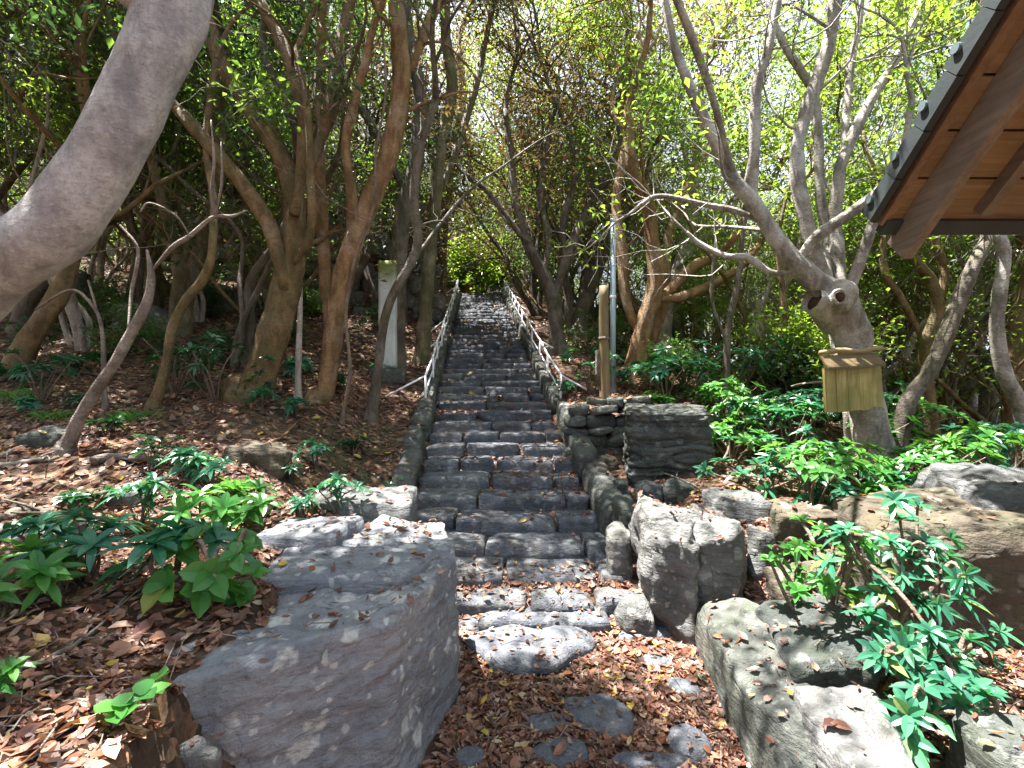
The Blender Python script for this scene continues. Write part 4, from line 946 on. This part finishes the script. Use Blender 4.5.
if FOREST:
    for Y, sd, kd, k, sc in ((10.3, 1.5, 'rust', 0, 1.0), (11.2, -1.95, 'rust', 0, 1.0), (12.6, 1.5, 'rust', 0, 1.05), (15.2, 1.6, 'dark', 0, .85), (16.2, -1.5, 'light', 2, .9)):
        x = float(xc(Y)) + sd; taken.append(np.array([x, Y])); plant_tree(x, Y, kd, k, sc, R.uniform(0, 6.28))
    scatter(9, (-9.5, -3.2), (6.3, 11), ['dark'], 1.3, (.8, 1.05))
    scatter(10, (-13, -3.2), (12.8, 17), ['dark', 'dark', 'light'], 1.5, (.7, .95))
    scatter(6, (-7, -2.9), (17, 24), ['light', 'dark'], 1.4, (.8, 1.0))
    scatter(6, (-.2, 2.4), (10.5, 19), ['light', 'rust', 'dark'], 1.3, (.8, 1.05))
    scatter(4, (.2, 4), (18, 24), ['light'], 1.5, (.9, 1.1))
    scatter(9, (2.6, 9), (7.2, 14), ['light'], 1.3, (.8, 1.1))
    scatter(7, (3, 16), (13.5, 22), ['light'], 1.6, (.9, 1.15))
    scatter(4, (5.2, 11), (3.5, 7), ['light'], 1.5, (.85, 1.05))
    scatter(3, (-8, -4), (1.5, 6), ['slim', 'dark'], 1.6, (.9, 1.05))
    scatter(22, (2.6, 12), (6.8, 18), ['slim'], .75, (.8, 1.15))
    scatter(8, (.4, 3.5), (9.5, 20), ['slim'], .7, (.8, 1.1))
    scatter(14, (2.2, 8), (6.6, 11), ['slim'], .5, (.75, 1.05))
    scatter(14, (-9.5, -3.0), (6.0, 11), ['slim'], .75, (.8, 1.05))
    scatter(10, (-16, -3.4), (13, 22), ['dark'], 1.1, (.8, 1.05))
    scatter(7, (-5, 3.2), (20, 26), ['dark', 'light'], 1.2, (.9, 1.15))
    scatter(5, (-5.5, 5), (-4.5, -1.2), ['dark', 'light'], 1.8, (.9, 1.1))  # unseen trees behind the viewpoint, added to shade the foreground

# ------------------------------------------------------------------ understorey plants
def lance(buf, base, d, up, L, W, rr, droop=.5, st=4, fold=.22):
    d = d / np.linalg.norm(d); s = np.cross(d, up); s /= np.linalg.norm(s) + 1e-9; n = np.cross(s, d)
    v = []
    for i in range(st + 1):
        t = i / st; w = W * (math.sin(math.pi * min(t * .9 + .06, 1)) ** .8) * (.98 if t < .7 else 1)
        if i == st: w = 0.001
        c = base + d * L * t - np.array([0, 0, 1]) * L * droop * t * t
        v += [c - s * w / 2 + n * w * fold, c, c + s * w / 2 + n * w * fold]
    f = []
    for i in range(st):
        for k in (0, 1): f.append((i * 3 + k, i * 3 + k + 1, i * 3 + k + 4, i * 3 + k + 3))
    buf.add(np.array(v), np.array(f))
def whorl(buf, c, axis, nl, L, W, rr, droop=.35, rise=.25):
    axis = axis / np.linalg.norm(axis); u = np.cross(axis, [.3, .2, .9]); u /= np.linalg.norm(u) + 1e-9; w = np.cross(axis, u)
    a0 = rr.uniform(0, 6.28)
    for i in range(nl):
        a = a0 + i * 2.39996; k = i / nl
        rs = rise + .75 * k * k + rr.normal(0, .12)
        d = u * math.cos(a) + w * math.sin(a) + axis * rs
        lance(buf, c + axis * .012 * i / nl, d, axis, L * rr.uniform(.75, 1.12) * (1 - .35 * k), W * rr.uniform(.85, 1.15), rr, droop * rr.uniform(.6, 1.3))
def plant_proto(seed, nst, hgt, spread, nl, L, W, mat, droop=.35, sub=1):
    rr = np.random.default_rng(seed); st, fo = Buf(), Buf()
    for k in range(nst):
        a = k * 2.4 + rr.uniform(-.5, .5); rad = spread * math.sqrt((k + .4) / nst)
        tip = np.array([math.cos(a) * rad, math.sin(a) * rad, hgt * rr.uniform(.55, 1.1)])
        mid = tip * np.array([.4, .4, .55]) + rr.normal(0, .015, 3)
        p, r = catmull([np.array([0, 0, -.06]), mid, tip], [.009, .007, .005], 4); tube(st, p, r, 5)
        ax = (tip - mid); ax /= np.linalg.norm(ax); ax = ax + np.array([0, 0, .8])
        whorl(fo, tip, ax, nl + int(rr.integers(-2, 3)), L, W, rr, droop)
        for j in range(sub):
            q = mid * (1 - .5 * j) + (tip - mid) * .3; sd = rr.normal(0, 1, 3); sd[2] = abs(sd[2]); e = q + sd / np.linalg.norm(sd) * spread * .35
            tube(st, [q, e], [.005, .004], 4); whorl(fo, e, sd + np.array([0, 0, .8]), max(nl - 3, 4), L * .85, W * .9, rr, droop)
    return st.mesh('stem', M['twig'], True), fo.mesh('foliage', M[mat])
PP = {
 'teal': [plant_proto(201, 3, .20, .10, 12, .165, .040, 'plant_teal', .45), plant_proto(202, 5, .26, .18, 11, .15, .036, 'plant_teal', .4)],
 'green': [plant_proto(203, 4, .24, .16, 11, .16, .036, 'plant_green', .3), plant_proto(204, 2, .18, .07, 10, .14, .038, 'plant_green', .3)],
 'dark': [plant_proto(205, 4, .22, .15, 11, .15, .036, 'plant_dark', .4), plant_proto(206, 7, .42, .30, 10, .14, .036, 'plant_dark', .35)],
 'mix': [plant_proto(207, 8, .55, .36, 10, .145, .040, 'plant_teal', .3), plant_proto(208, 9, .50, .42, 10, .14, .042, 'plant_green', .3)],
}
PLANTS = []
def plant(p, kind, k, sc, label, group=None, rz=None):
    s, f = PP[kind][k % len(PP[kind])]
    t = empty('whorled_plant', p, label, 'plant', group, R.uniform(0, 6.28) if rz is None else rz); t.scale = (sc * R.uniform(.85, 1.15), sc * R.uniform(.85, 1.15), sc * R.uniform(.8, 1.2)); t.rotation_euler.x = R.uniform(-.16, .16); t.rotation_euler.y = R.uniform(-.16, .16)
    for nm, me in (('stem', s), ('foliage', f)):
        o = bpy.data.objects.new(nm, me); COL.objects.link(o); o.parent = t
    PLANTS.append(t); return t
for px, py, kind, k, sc, lab in (
    (176, 588, 'teal', 0, 1.2, 'large blue green plant with long drooping leaves behind the bright ovate shrub'),
    (212, 532, 'green', 0, 1.15, 'light green starry plant in the sun above the blue green one'),
    (258, 535, 'green', 1, 1.05, 'sunlit starry plant nearest the flat slabs of the bank'),
    (186, 482, 'teal', 0, .9, 'dark teal plant beside the fallen log on the left bank'),
    (212, 490, 'teal', 1, .8, 'teal plant with a white lit tip, just in front of the fallen log'),
    (86, 515, 'dark', 0, .85, 'dark low plant among crossing branches on the left bank'),
    (14, 612, 'green', 0, 1.0, 'green whorled plant cut by the left edge of the picture, beside the flat dark rock'),
    (60, 596, 'green', 1, .75, 'yellow green young plant with a pale lit centre at the left bank'),
    (92, 580, 'teal', 1, .85, 'spreading plant between the young pale one and the blue green one'),
    (106, 436, 'dark', 0, .9, 'dark bush of leaves at the foot of the dead grey sapling'),
    (316, 470, 'teal', 1, .85, 'bright glossy plant in front of the twin stem tree'),
    (352, 456, 'dark', 0, .95, 'dark plant in shade between the glossy plant and the left kerb'),
    (338, 512, 'teal', 1, .7, 'low teal plant on the back slab, beside the steps'),
    (382, 512, 'dark', 1, .55, 'small dark plant next to the round stone by the left kerb'),
    (290, 480, 'dark', 0, .6, 'little plant near the mossy brown rock'),
    (140, 528, 'teal', 1, .9, 'low teal plant up the bank from the large blue green one'),
    (242, 505, 'green', 0, .85, 'starry plant in thin sun between the teal plants and the flat slabs'),
    (40, 560, 'teal', 0, .9, 'drooping teal plant behind the flat dark rock'),
    (150, 470, 'dark', 1, .6, 'small dark plant standing just above the fallen log'),
    (298, 520, 'teal', 1, .6, 'small teal plant at the back edge of the squarish slab'),
    (10, 768, 'green', 1, .45, 'tiny green sprig in the litter at the lower left corner'),
    ):
    plant(ground(px, py), kind, k, sc, lab, 'whorled plants on the left bank')

# bushes whose whorls are placed one by one
def leafy_bush(name, label, base, whorls, mat, nl=8, W=.26, seed=0, cat='shrub', stem_r=.009, droop=.3):
    rr = np.random.default_rng(seed); o = np.array(base, float)
    t = empty(name, o, label, cat); st, fo = Buf(), Buf()
    ends = []
    for w in whorls:
        p = P(w[0], w[1], w[2]) - o; L = w[3]
        a = min(ends, key=lambda e: np.linalg.norm(e - p) + .4 * np.linalg.norm(e)) if ends and rr.random() < .75 else np.array([0, 0, -.05])
        mid = (a + p) / 2 + rr.normal(0, .03, 3) + np.array([0, 0, .04])
        pp, r = catmull([a, mid, p], [stem_r, stem_r * .8, stem_r * .55], 5); tube(st, pp, r, 6)
        ax = (p - mid); ax /= np.linalg.norm(ax) + 1e-9
        whorl(fo, p, ax * .5 + np.array([rr.normal(0, .25), -.35 + rr.normal(0, .2), .8]), nl + int(rr.integers(-1, 3)), L, L * W, rr, droop); ends.append(p)
    st.build('stem', M['twig'], t, True); fo.build('foliage', M[mat], t); PLANTS.append(t); return t
g = ground(190, 612)
lw = []
rr0 = np.random.default_rng(5)
for px, py, L in [(178, 552, .115), (196, 540, .09), (212, 575, .12), (168, 585, .135), (190, 606, .11), (236, 556, .085), (254, 574, .085), (226, 592, .09), (200, 590, .12), (160, 628, .07), (214, 618, .07), (240, 594, .085), (246, 540, .07), (180, 632, .06)]:
    lw.append((px, py, 1.79 + .05 * math.sin(px), L))
leafy_bush('ovate_shrub', 'bright green shrub with broad ovate leaves beside the lichen boulder', (-1.22, 1.83, H(-1.22, 1.83)), lw, 'plant_green', 6, .62, 41, droop=.25)
s_wh = [(842, 540, 2.35, .11), (985, 720, 1.75, .12), (930, 715, 1.8, .13), (880, 655, 1.95, .11), (915, 560, 2.25, .12), (868, 545, 2.35, .12), (900, 520, 2.4, .12), (925, 545, 2.3, .12), (890, 585, 2.2, .13), (915, 600, 2.15, .13), (940, 575, 2.2, .11), (905, 640, 2.05, .13), (935, 640, 2.0, .12), (960, 600, 2.1, .11),
        (900, 672, 1.95, .13), (922, 690, 1.9, .12), (958, 655, 2.0, .12), (905, 738, 1.75, .15), (975, 690, 1.85, .12), (960, 705, 1.8, .11), (880, 625, 2.1, .10), (950, 540, 2.3, .10), (985, 640, 2.05, .1), (925, 665, 1.95, .1)]
rs_ = random.Random(8); s_wh += [(w[0] + rs_.uniform(-26, 26), w[1] + rs_.uniform(-24, 24), w[2] + rs_.uniform(-.1, .1), w[3] * rs_.uniform(.7, 1.05)) for w in s_wh * 2 if w[1] < 720]
leafy_bush('straggling_shrub', 'straggling shrub of dark starry leaves hanging down in front of the brown boulder', (1.78, 2.1, H(1.78, 2.1)), s_wh, 'plant_teal', 9, .27, 42, stem_r=.011)
s2 = [(828 + 62 * math.cos(a) * r, 560 + 46 * math.sin(a) * r, 2.5 + .2 * math.sin(a * 3), .075 + .02 * r) for a, r in [(i * 2.4, .3 + .7 * ((i * 37) % 10) / 10) for i in range(26)]]
leafy_bush('leafy_bush', 'dense small leaved bush on a bare stem in front of the dark ledge stone', (1.65, 2.52, H(1.65, 2.52) + .02), s2, 'plant_green', 8, .34, 43, stem_r=.013)
s3 = [(740, 475, 3.9, .14), (722, 462, 4.0, .13), (705, 470, 4.0, .12), (765, 490, 3.8, .15), (800, 478, 3.8, .15), (780, 455, 4.0, .14), (812, 500, 3.6, .15), (748, 500, 3.7, .13), (790, 512, 3.5, .15), (835, 480, 3.8, .14), (770, 440, 4.2, .13), (820, 450, 4.1, .14), (845, 510, 3.5, .14), (728, 440, 4.2, .12), (805, 432, 4.2, .13), (757, 465, 3.9, .14)]
leafy_bush('leafy_bush', 'tall teal bush of large starry leaves below the wooden sign', (2.15, 3.85, H(2.15, 3.85)), s3, 'plant_teal', 9, .28, 44, stem_r=.012)
def label_by_landmark(things, noun, far_ok=True):
    LM = [('the stair top', 481, 290), ('the orange tree', 640, 388), ('the blue pole', 613, 400), ('the layered rock', 668, 440), ('the signed tree', 876, 470), ('the eave leaning trunk', 900, 430), ('the bowed grey trunk', 1015, 415),
          ('the whitish post', 388, 390), ('the thick leaning tree', 245, 430), ('the dead grey sapling', 66, 460), ('the twin stem tree', 318, 434), ('the decayed short trunk', 753, 380), ('the forked dark tree', 558, 366), ('the mossy straight trunk', 428, 352), ('the massive pale trunk', 40, 250)]
    rows = []
    for t, n in zip(things, noun):
        p = proj(t.location); lm = min(LM, key=lambda q: (q[1] - p[0]) ** 2 + ((q[2] - p[1]) * 1.6) ** 2)
        side = 'right' if p[0] >= lm[1] else 'left'
        d = abs(p[0] - lm[1]); dep = t.location[1]
        rel = ('just ' if d < 40 else '') + f'{side} of {lm[0]}'
        rows.append([t, n, rel, dep, p])
    groups = {}
    for r in rows: groups.setdefault((r[1], r[2]), []).append(r)
    ordn = ['nearest', 'second nearest', 'third nearest', 'fourth nearest', 'fifth nearest', 'sixth nearest', 'seventh nearest', 'eighth nearest', 'ninth nearest', 'tenth nearest', 'eleventh nearest', 'twelfth nearest', 'thirteenth nearest']
    for (n, rel), g in groups.items():
        g.sort(key=lambda r: r[3])
        for i, r in enumerate(g):
            r[0]['label'] = f'{n} {rel}' if len(g) == 1 else f'{n} {rel}, {ordn[min(i, 12)]}'
# spreading understorey on the right, small plants by pixel
auto, autn = [], []
NM = {'teal': 'teal whorled plant growing', 'green': 'light green whorled plant growing', 'dark': 'dark whorled plant growing', 'mix': 'tall whorled shrub growing'}
rp_ = random.Random(31)
spots = [(720 + rp_.uniform(-18, 290), rp_.uniform(432, 512)) for _ in range(44)] + [(rp_.uniform(645, 760), rp_.uniform(388, 420)) for _ in range(14)] + \
        [(rp_.uniform(760, 1020), rp_.uniform(404, 434)) for _ in range(26)] + [(rp_.uniform(-20, 140), rp_.uniform(352, 420)) for _ in range(9)] + [(rp_.uniform(150, 420), rp_.uniform(360, 420)) for _ in range(10)] + \
        [(rp_.uniform(562, 620), rp_.uniform(352, 396)) for _ in range(5)] + [(rp_.uniform(880, 1020), rp_.uniform(480, 512)) for _ in range(8)]
for px, py in spots:
    g = ground(px, py)
    if g[1] > 20 or (g[0] > 1.0 and g[0] < 2.1 and 2.6 < g[1] < 5.3): continue
    kind = rp_.choice(['mix', 'mix', 'green', 'teal'] if px > 640 else ['dark', 'dark', 'teal'])
    sc = rp_.uniform(.8, 1.15) if g[1] > 5 else rp_.uniform(.8, 1.1)
    auto.append(plant(g, kind, rp_.randrange(4), sc, 'plant', 'whorled undergrowth plants')); autn.append(NM[kind])
label_by_landmark(auto, autn)

# background bushes of small leaves
def bush_proto(seed, r, h, n, mat, LW):
    rr = np.random.default_rng(seed); wood, fo = Buf(), Buf(); an = []
    for k in range(7):
        a = rr.uniform(0, 6.28); d = np.array([math.cos(a), math.sin(a), 1.1])
        grow(wood, an, (0, 0, -.05), d / np.linalg.norm(d), h * .8, .016, 2, rr, up=.05, kids=(3, 4))
    fill_crown(fo, an, rr, n, .07, *LW, gap=-9); return wood.mesh('stem', M['twig'], True), fo.mesh('foliage', M[mat])
BP = [bush_proto(301, .6, .8, 5, 'shrub', (.085, .045)), bush_proto(302, .6, .65, 5, 'leaf_dark', (.08, .04)), bush_proto(303, .6, .9, 5, 'leaf_b', (.09, .045))]
bush, bn = [], []
BN = ['pale green bush growing', 'dark green bush growing', 'bright green bush growing']
def put_bush(p, k, sc):
    t = empty('bush', p, 'bush', 'bush', 'bushes of the undergrowth', R.uniform(0, 6.28)); t.scale = (sc * R.uniform(.9, 1.3), sc, sc)
    for nm, me in zip(('stem', 'foliage'), BP[k]):
        o = bpy.data.objects.new(nm, me); COL.objects.link(o); o.parent = t
    bush.append(t); bn.append(BN[k])
rb = random.Random(77)
for px, py, k, sc in [(486, 290, 2, 2.4), (505, 292, 2, 2.2), (470, 288, 2, 2.2), (495, 289, 2, 1.4), (452, 292, 0, 1.0), (520, 300, 2, 1.2), (600, 350, 0, .8), (606, 362, 1, .6)]:
    Y = 20.5 if py < 301 else None
    g = ground(px, py) if Y is None else np.array([(px - 512) / F * Y, Y, H((px - 512) / F * Y, Y)])
    put_bush(g, k, sc)
for _ in range(60):
    px, py = rb.uniform(650, 1060), rb.uniform(380, 416)
    g = ground(px, py)
    if g[1] < 6.5: continue
    put_bush(g, rb.choice([0, 0, 1, 2]), rb.uniform(.7, 1.2))
for _ in range(26):
    x, Y = rb.uniform(3.5, 15), rb.uniform(10, 22); put_bush(np.array([x, Y, H(x, Y)]), rb.choice([0, 1, 2]), rb.uniform(1.2, 2.1))
for _ in range(16):
    x, Y = rb.uniform(-12, -3), rb.uniform(6, 11); put_bush(np.array([x, Y, H(x, Y)]), rb.choice([1, 1, 0]), rb.uniform(.5, 1.0))
for _ in range(14):
    x, Y = rb.uniform(-12, -3.4), rb.uniform(12.6, 16); put_bush(np.array([x, Y, H(x, Y)]), rb.choice([1, 1, 0]), rb.uniform(.9, 1.6))
label_by_landmark(bush, bn)
TN = {('slim', 0): 'slim pale twisted tree', ('slim', 1): 'slim dark twisted tree', ('slim', 2): 'slim brown twisted tree', ('dark', 0): 'dark twin stemmed forest tree', ('dark', 1): 'mossy many stemmed forest tree', ('dark', 2): 'brown straight forest tree', ('light', 0): 'pale twin stemmed forest tree', ('light', 1): 'grey many stemmed forest tree', ('light', 2): 'orange brown forest tree', ('rust', 0): 'dark tree with rusty leaves'}
label_by_landmark([t for t, _, _ in FT if t.location.y > 1], [TN[(a, c)] + ' standing' for t, a, c in FT if t.location.y > 1])
for t, _, _ in FT:
    if t.location.y <= 1: t['label'] = 'unseen forest tree added behind the viewpoint so its crown shades the path'

# grass tufts
def tuft(px, py, n, L, label, seed):
    rr = np.random.default_rng(seed); g = ground(px, py); b = Buf()
    for i in range(n):
        a = rr.uniform(0, 6.28); d = np.array([math.cos(a) * .6, math.sin(a) * .6, 1.0]); p = rr.normal(0, L * .25, 3) * np.array([1, 1, 0])
        lance(b, p - np.array([0, 0, .02]), d, np.array([-math.sin(a), math.cos(a), .1]), L * rr.uniform(.6, 1.2), .011, rr, .5, 4, .1)
    o = b.build('grass_tuft', M['plant_green'], None); o.location = g; tag(o, label, 'grass')
tuft(408, 518, 60, .10, 'small green grass tuft at the lower end of the left kerb', 1)
tuft(135, 420, 90, .26, 'tuft of long grass behind the dead grey sapling', 2)
tuft(22, 400, 90, .3, 'dark tuft of long grass at the left edge of the slope', 3)
tuft(52, 420, 60, .24, 'yellowish grass tuft between the two long grass tufts', 4)
def sprig(px, py, lab, seed, L=.04, n=5):
    rr = np.random.default_rng(seed); g = ground(px, py); b = Buf()
    for i in range(n):
        c = rr.normal(0, L * .9, 3) * np.array([1, 1, .25]) + np.array([0, 0, L * .7]); whorl(b, c, np.array([0, -.2, 1.0]), 4, L, L * .75, rr, .1, .1)
    o = b.build('green_sprig', M['plant_green'], None); o.location = g; tag(o, lab, 'sprig')
sprig(424, 738, 'small clover like sprig at the foot of the lichen boulder', 1, .035, 6)
sprig(122, 738, 'bright green sprig lying in the litter near the small pale stone', 2, .06, 4)
sprig(816, 672, 'tiny sprig between the tilted dark slab and the smooth grey slab', 3, .035, 4)
sprig(700, 682, 'single green shoot against the long edging slab', 4, .02, 3)
sprig(548, 528, 'sprig growing on a lower step of the stairs', 5, .03, 3)
sprig(465, 532, 'little shoot on the lower step, by the boulder side', 6, .025, 3)

# ------------------------------------------------------------------ fallen branches
def branch(pts, r, lab, mat='deadwood', seed=0, lift=.02, n=8):
    q = [ground(px, py) + np.array([0, 0, lift]) for px, py in pts]; rr = np.random.default_rng(seed)
    o = q[0].copy(); b = Buf(); cp, cr = catmull([p - o for p in q], np.linspace(r, r * .5, len(q)), 5)
    cp = cp + rr.normal(0, r * .3, cp.shape); tube(b, cp, cr, n, .15, seed)
    for k in range(2 if r < .03 else 3):
        a = rr.integers(2, len(cp) - 1); d = rr.normal(0, 1, 3) * np.array([1, 1, .3]) + np.array([0, 0, .2]); d /= np.linalg.norm(d)
        tube(b, [cp[a], cp[a] + d * .09 + np.array([0, 0, .01]), cp[a] + d * .2], [r * .35, r * .25, r * .15], 5)
    ob = b.build('fallen_branch', M[mat], None, True); ob.location = o; tag(ob, lab, 'branch', 'dead branches lying on the ground')
branch([(92, 468), (120, 461), (148, 464), (172, 463)], .035, 'thick grey log lying in the litter right of the dead sapling', seed=1, lift=.03)
branch([(-10, 472), (30, 464), (58, 462)], .022, 'pale stick lying in sun left of the dead sapling', 'bark_pale', 2)
branch([(-20, 470), (20, 450), (60, 447)], .015, 'thin stick just above the pale sunny stick', 'bark_pale', 3)
branch([(-10, 528), (30, 516), (52, 522), (66, 540)], .034, 'thick dark root like branch curving beside the dark low plant', 'bark_dark', 4, .03)
branch([(70, 508), (100, 498), (130, 490), (165, 482)], .02, 'long grey branch slanting up past the dark low plant', seed=5)
branch([(0, 506), (40, 488), (60, 480)], .014, 'thin branch crossing toward the dead sapling foot', seed=6)
branch([(-5, 682), (40, 668), (90, 640), (130, 600)], .008, 'thin straight stick across the litter below the plants', seed=7, lift=.015)
branch([(75, 706), (120, 718), (160, 712)], .007, 'short twig in the litter left of the boulder edge', 'bark_pale', 8, .015)
branch([(-5, 640), (15, 600), (35, 580)], .006, 'upright looking thin twig by the green edge plant', seed=9, lift=.015)
branch([(655, 475), (690, 488), (712, 506)], .012, 'bent grey branch leaning below the layered rock', seed=10, lift=.04)
branch([(262, 450), (282, 440), (300, 424)], .018, 'reddish root like branch at the foot of the twin stem tree', 'bark_orange', 11, .03)
branch([(940, 735), (990, 722), (1030, 715)], .007, 'thin stick in the brown litter at the lower right corner', seed=12, lift=.015)
branch([(150, 690), (190, 702), (215, 712)], .005, 'fine pale twig at the edge of the lichen boulder', 'bark_pale', 13, .015)
branch([(0, 382), (60, 376), (110, 378)], .03, 'dark log across the shaded slope behind the grass tufts', 'bark_dark', 14, .03)

# ------------------------------------------------------------------ fallen leaves
VV, TT, KK, nn = [], [], [], 0
for kd, V, fs in SOLIDS:
    for q in (fs if isinstance(fs, list) else [fs]):
        q = np.asarray(q)
        tri = q if q.shape[1] == 3 else np.concatenate([q[:, [0, 1, 2]], q[:, [0, 2, 3]]])
        TT.append(tri + nn); KK += [kd] * len(tri)
    VV.append(V); nn += len(V)
VV = np.concatenate(VV); TT = np.concatenate(TT)
bvh = BVHTree.FromPolygons(VV.tolist(), TT.tolist())
def litter(n, xr, yr, L, rr, fn=None):
    C, N = [], []
    xs = rr.uniform(*xr, n); ys = rr.uniform(*yr, n); u = rr.random(n)
    cl = .5 + .5 * vnoise(np.column_stack([xs * 1.8, ys * 1.8, np.zeros(n)]), 77)
    for x, y, uu, c in zip(xs, ys, u, cl):
        p, nv, i, d = bvh.ray_cast(Vector((x, y, H0(x, y) + 2.2)), Vector((0, 0, -1)))
        if p is None or nv.z < .55: continue
        kd = KK[i]; dd_ = x - float(xc(y)); e = dd_ - float(hw(y)) if dd_ > 0 else -dd_ - float(hwl(y))
        if kd == 'g':
            pr = min(1, .25 + 1.1 * c) if e < 0 else .2 + .85 * c
        elif kd == 's': pr = .06 + .35 * max(0, c - .5) * 2 if y > 3.1 else .05
        elif kd == 'k': pr = .08
        elif kd == 'w': pr = .3
        else: pr = .025 + .2 * max(0, c - .62)
        if uu > pr: continue
        C.append(p); N.append(nv)
    return np.array([tuple(c) for c in C]), np.array([tuple(c) for c in N])
_cache = {}
def H0(x, y):
    k = (round(x, 1), round(y, 1))
    if k not in _cache: _cache[k] = H(*k)
    return _cache[k]
rr = np.random.default_rng(99); b = Buf()
for n, xr, yr, L in ((54000, (-2.6, 2.7), (1.0, 3.6), .044), (26000, (-2.6, 2.7), (1.0, 3.4), .02), (30000, (-6, 4), (2.6, 7.0), .06), (9000, (-10, 6), (6, 12), .10), (3500, (-3.0, .5), (7, 19), .10)):
    C, N = litter(n, xr, yr, L, rr)
    n = len(C); a = rr.uniform(0, 6.28, n)
    t = np.column_stack([np.cos(a), np.sin(a), rr.normal(0, .28, n)]); Nn = N + rr.normal(0, .28, (n, 3)); Nn /= np.linalg.norm(Nn, axis=1)[:, None]
    t -= Nn * np.sum(t * Nn, 1)[:, None]; t /= np.linalg.norm(t, axis=1)[:, None]; s = np.cross(Nn, t)
    l = (L * np.clip(rr.lognormal(-.15, .38, n), .3, 1.8))[:, None]; w = l * rr.uniform(.22, .62, n)[:, None]; cu = l * rr.uniform(-.18, .3, n)[:, None]; fo = w * rr.uniform(-.1, .3, n)[:, None]
    c = C + Nn * rr.uniform(.004, .022, n)[:, None]
    v = [c - t * l * .5 + Nn * cu * .6, c - t * l * .18 + s * w * .5 + Nn * fo, c + t * l * .18 + s * w * .45 + Nn * fo, c + t * l * .5 + Nn * cu,
         c + t * l * .18 - s * w * .45 + Nn * fo, c - t * l * .18 - s * w * .5 + Nn * fo, c - t * l * .18, c + t * l * .18]
    v = np.stack(v, 1).reshape(-1, 3); i = np.arange(n)[:, None] * 8
    b.add(v, [np.concatenate([i + np.array([6, 1, 2, 7])[None]*1, i + np.array([7, 4, 5, 6])]), np.concatenate([i + np.array([0, 1, 6]), i + np.array([0, 6, 5]), i + np.array([2, 3, 7]), i + np.array([3, 4, 7])])])
tag(b.build('fallen_leaves', M['litter_leaf'], None), kind='stuff')
b = Buf()
for n, xr, yr in ((2600, (-2.6, 2.6), (1.0, 3.6)), (1500, (-6, 3), (3, 7))):
    C, N = litter(n, xr, yr, .05, rr)
    for c, nv in zip(C, N):
        a = rr.uniform(0, 6.28); d = np.array([math.cos(a), math.sin(a), rr.normal(0, .18)]); d -= nv * np.dot(d, nv) * .8; L = rr.uniform(.04, .16); k = rr.normal(0, .012, 3)
        tube(b, [c + nv * .014 - d * L / 2, c + nv * .02 + k, c + nv * .014 + d * L / 2], [.0022, .002, .0012], 3, cap=False)
tag(b.build('fallen_twigs', M['deadwood'], None), kind='stuff')

# ------------------------------------------------------------------ light, sky, camera
SUN = Vector((-.27, .12, .94)).normalized()
w = bpy.data.worlds.new('World'); S.world = w; w.use_nodes = True
nt = w.node_tree; bg = nt.nodes['Background']; sky = nt.nodes.new('ShaderNodeTexSky'); sky.sky_type = 'NISHITA'; sky.sun_disc = False
sky.sun_elevation = math.asin(SUN.z); sky.sun_rotation = math.atan2(SUN.x, SUN.y); sky.air_density = 1.0; sky.dust_density = 4.0
tc = nt.nodes.new('ShaderNodeTexCoord'); cn = nt.nodes.new('ShaderNodeTexNoise'); cn.inputs['Scale'].default_value = 2.2; cn.inputs['Detail'].default_value = 7
nt.links.new(tc.outputs['Generated'], cn.inputs['Vector']); cr = nt.nodes.new('ShaderNodeValToRGB'); nt.links.new(cn.outputs['Fac'], cr.inputs[0])
cr.color_ramp.elements[0].position = .36; cr.color_ramp.elements[0].color = (.25, .25, .25, 1); cr.color_ramp.elements[1].position = .55; cr.color_ramp.elements[1].color = (1, 1, 1, 1)
mx = nt.nodes.new('ShaderNodeMix'); mx.data_type = 'RGBA'; nt.links.new(cr.outputs[0], mx.inputs[0]); nt.links.new(sky.outputs[0], mx.inputs[6]); mx.inputs[7].default_value = (4.6, 5.1, 6.1, 1)
nt.links.new(mx.outputs[2], bg.inputs[0]); bg.inputs[1].default_value = .05
ld = bpy.data.lights.new('sun', 'SUN'); ld.energy = 5.0; ld.angle = math.radians(.53); ld.color = (1, .95, .87)
lo = bpy.data.objects.new('sun', ld); COL.objects.link(lo); lo.rotation_euler = SUN.to_track_quat('Z', 'Y').to_euler(); lo.location = (-6, 3, 14)
cd = bpy.data.cameras.new('camera'); cd.sensor_width = 36; cd.lens = 36 * F / 1024; cd.clip_end = 2000; cd.clip_start = .05; cd.shift_y = (HOR - 384) / 1024
co = bpy.data.objects.new('camera', cd); COL.objects.link(co); co.location = (0, 0, EYE); co.rotation_euler = (math.radians(90), 0, 0); S.camera = co

S.view_settings.view_transform = 'Standard'; S.view_settings.look = 'None'; S.view_settings.gamma = 1.0; S.view_settings.exposure = 2.75
S.render.engine = 'CYCLES'; cy = S.cycles
cy.use_denoising = True; cy.max_bounces = 7; cy.diffuse_bounces = 4; cy.glossy_bounces = 2; cy.transmission_bounces = 4; cy.transparent_max_bounces = 4
cy.sample_clamp_indirect = 6; cy.caustics_reflective = False; cy.caustics_refractive = False
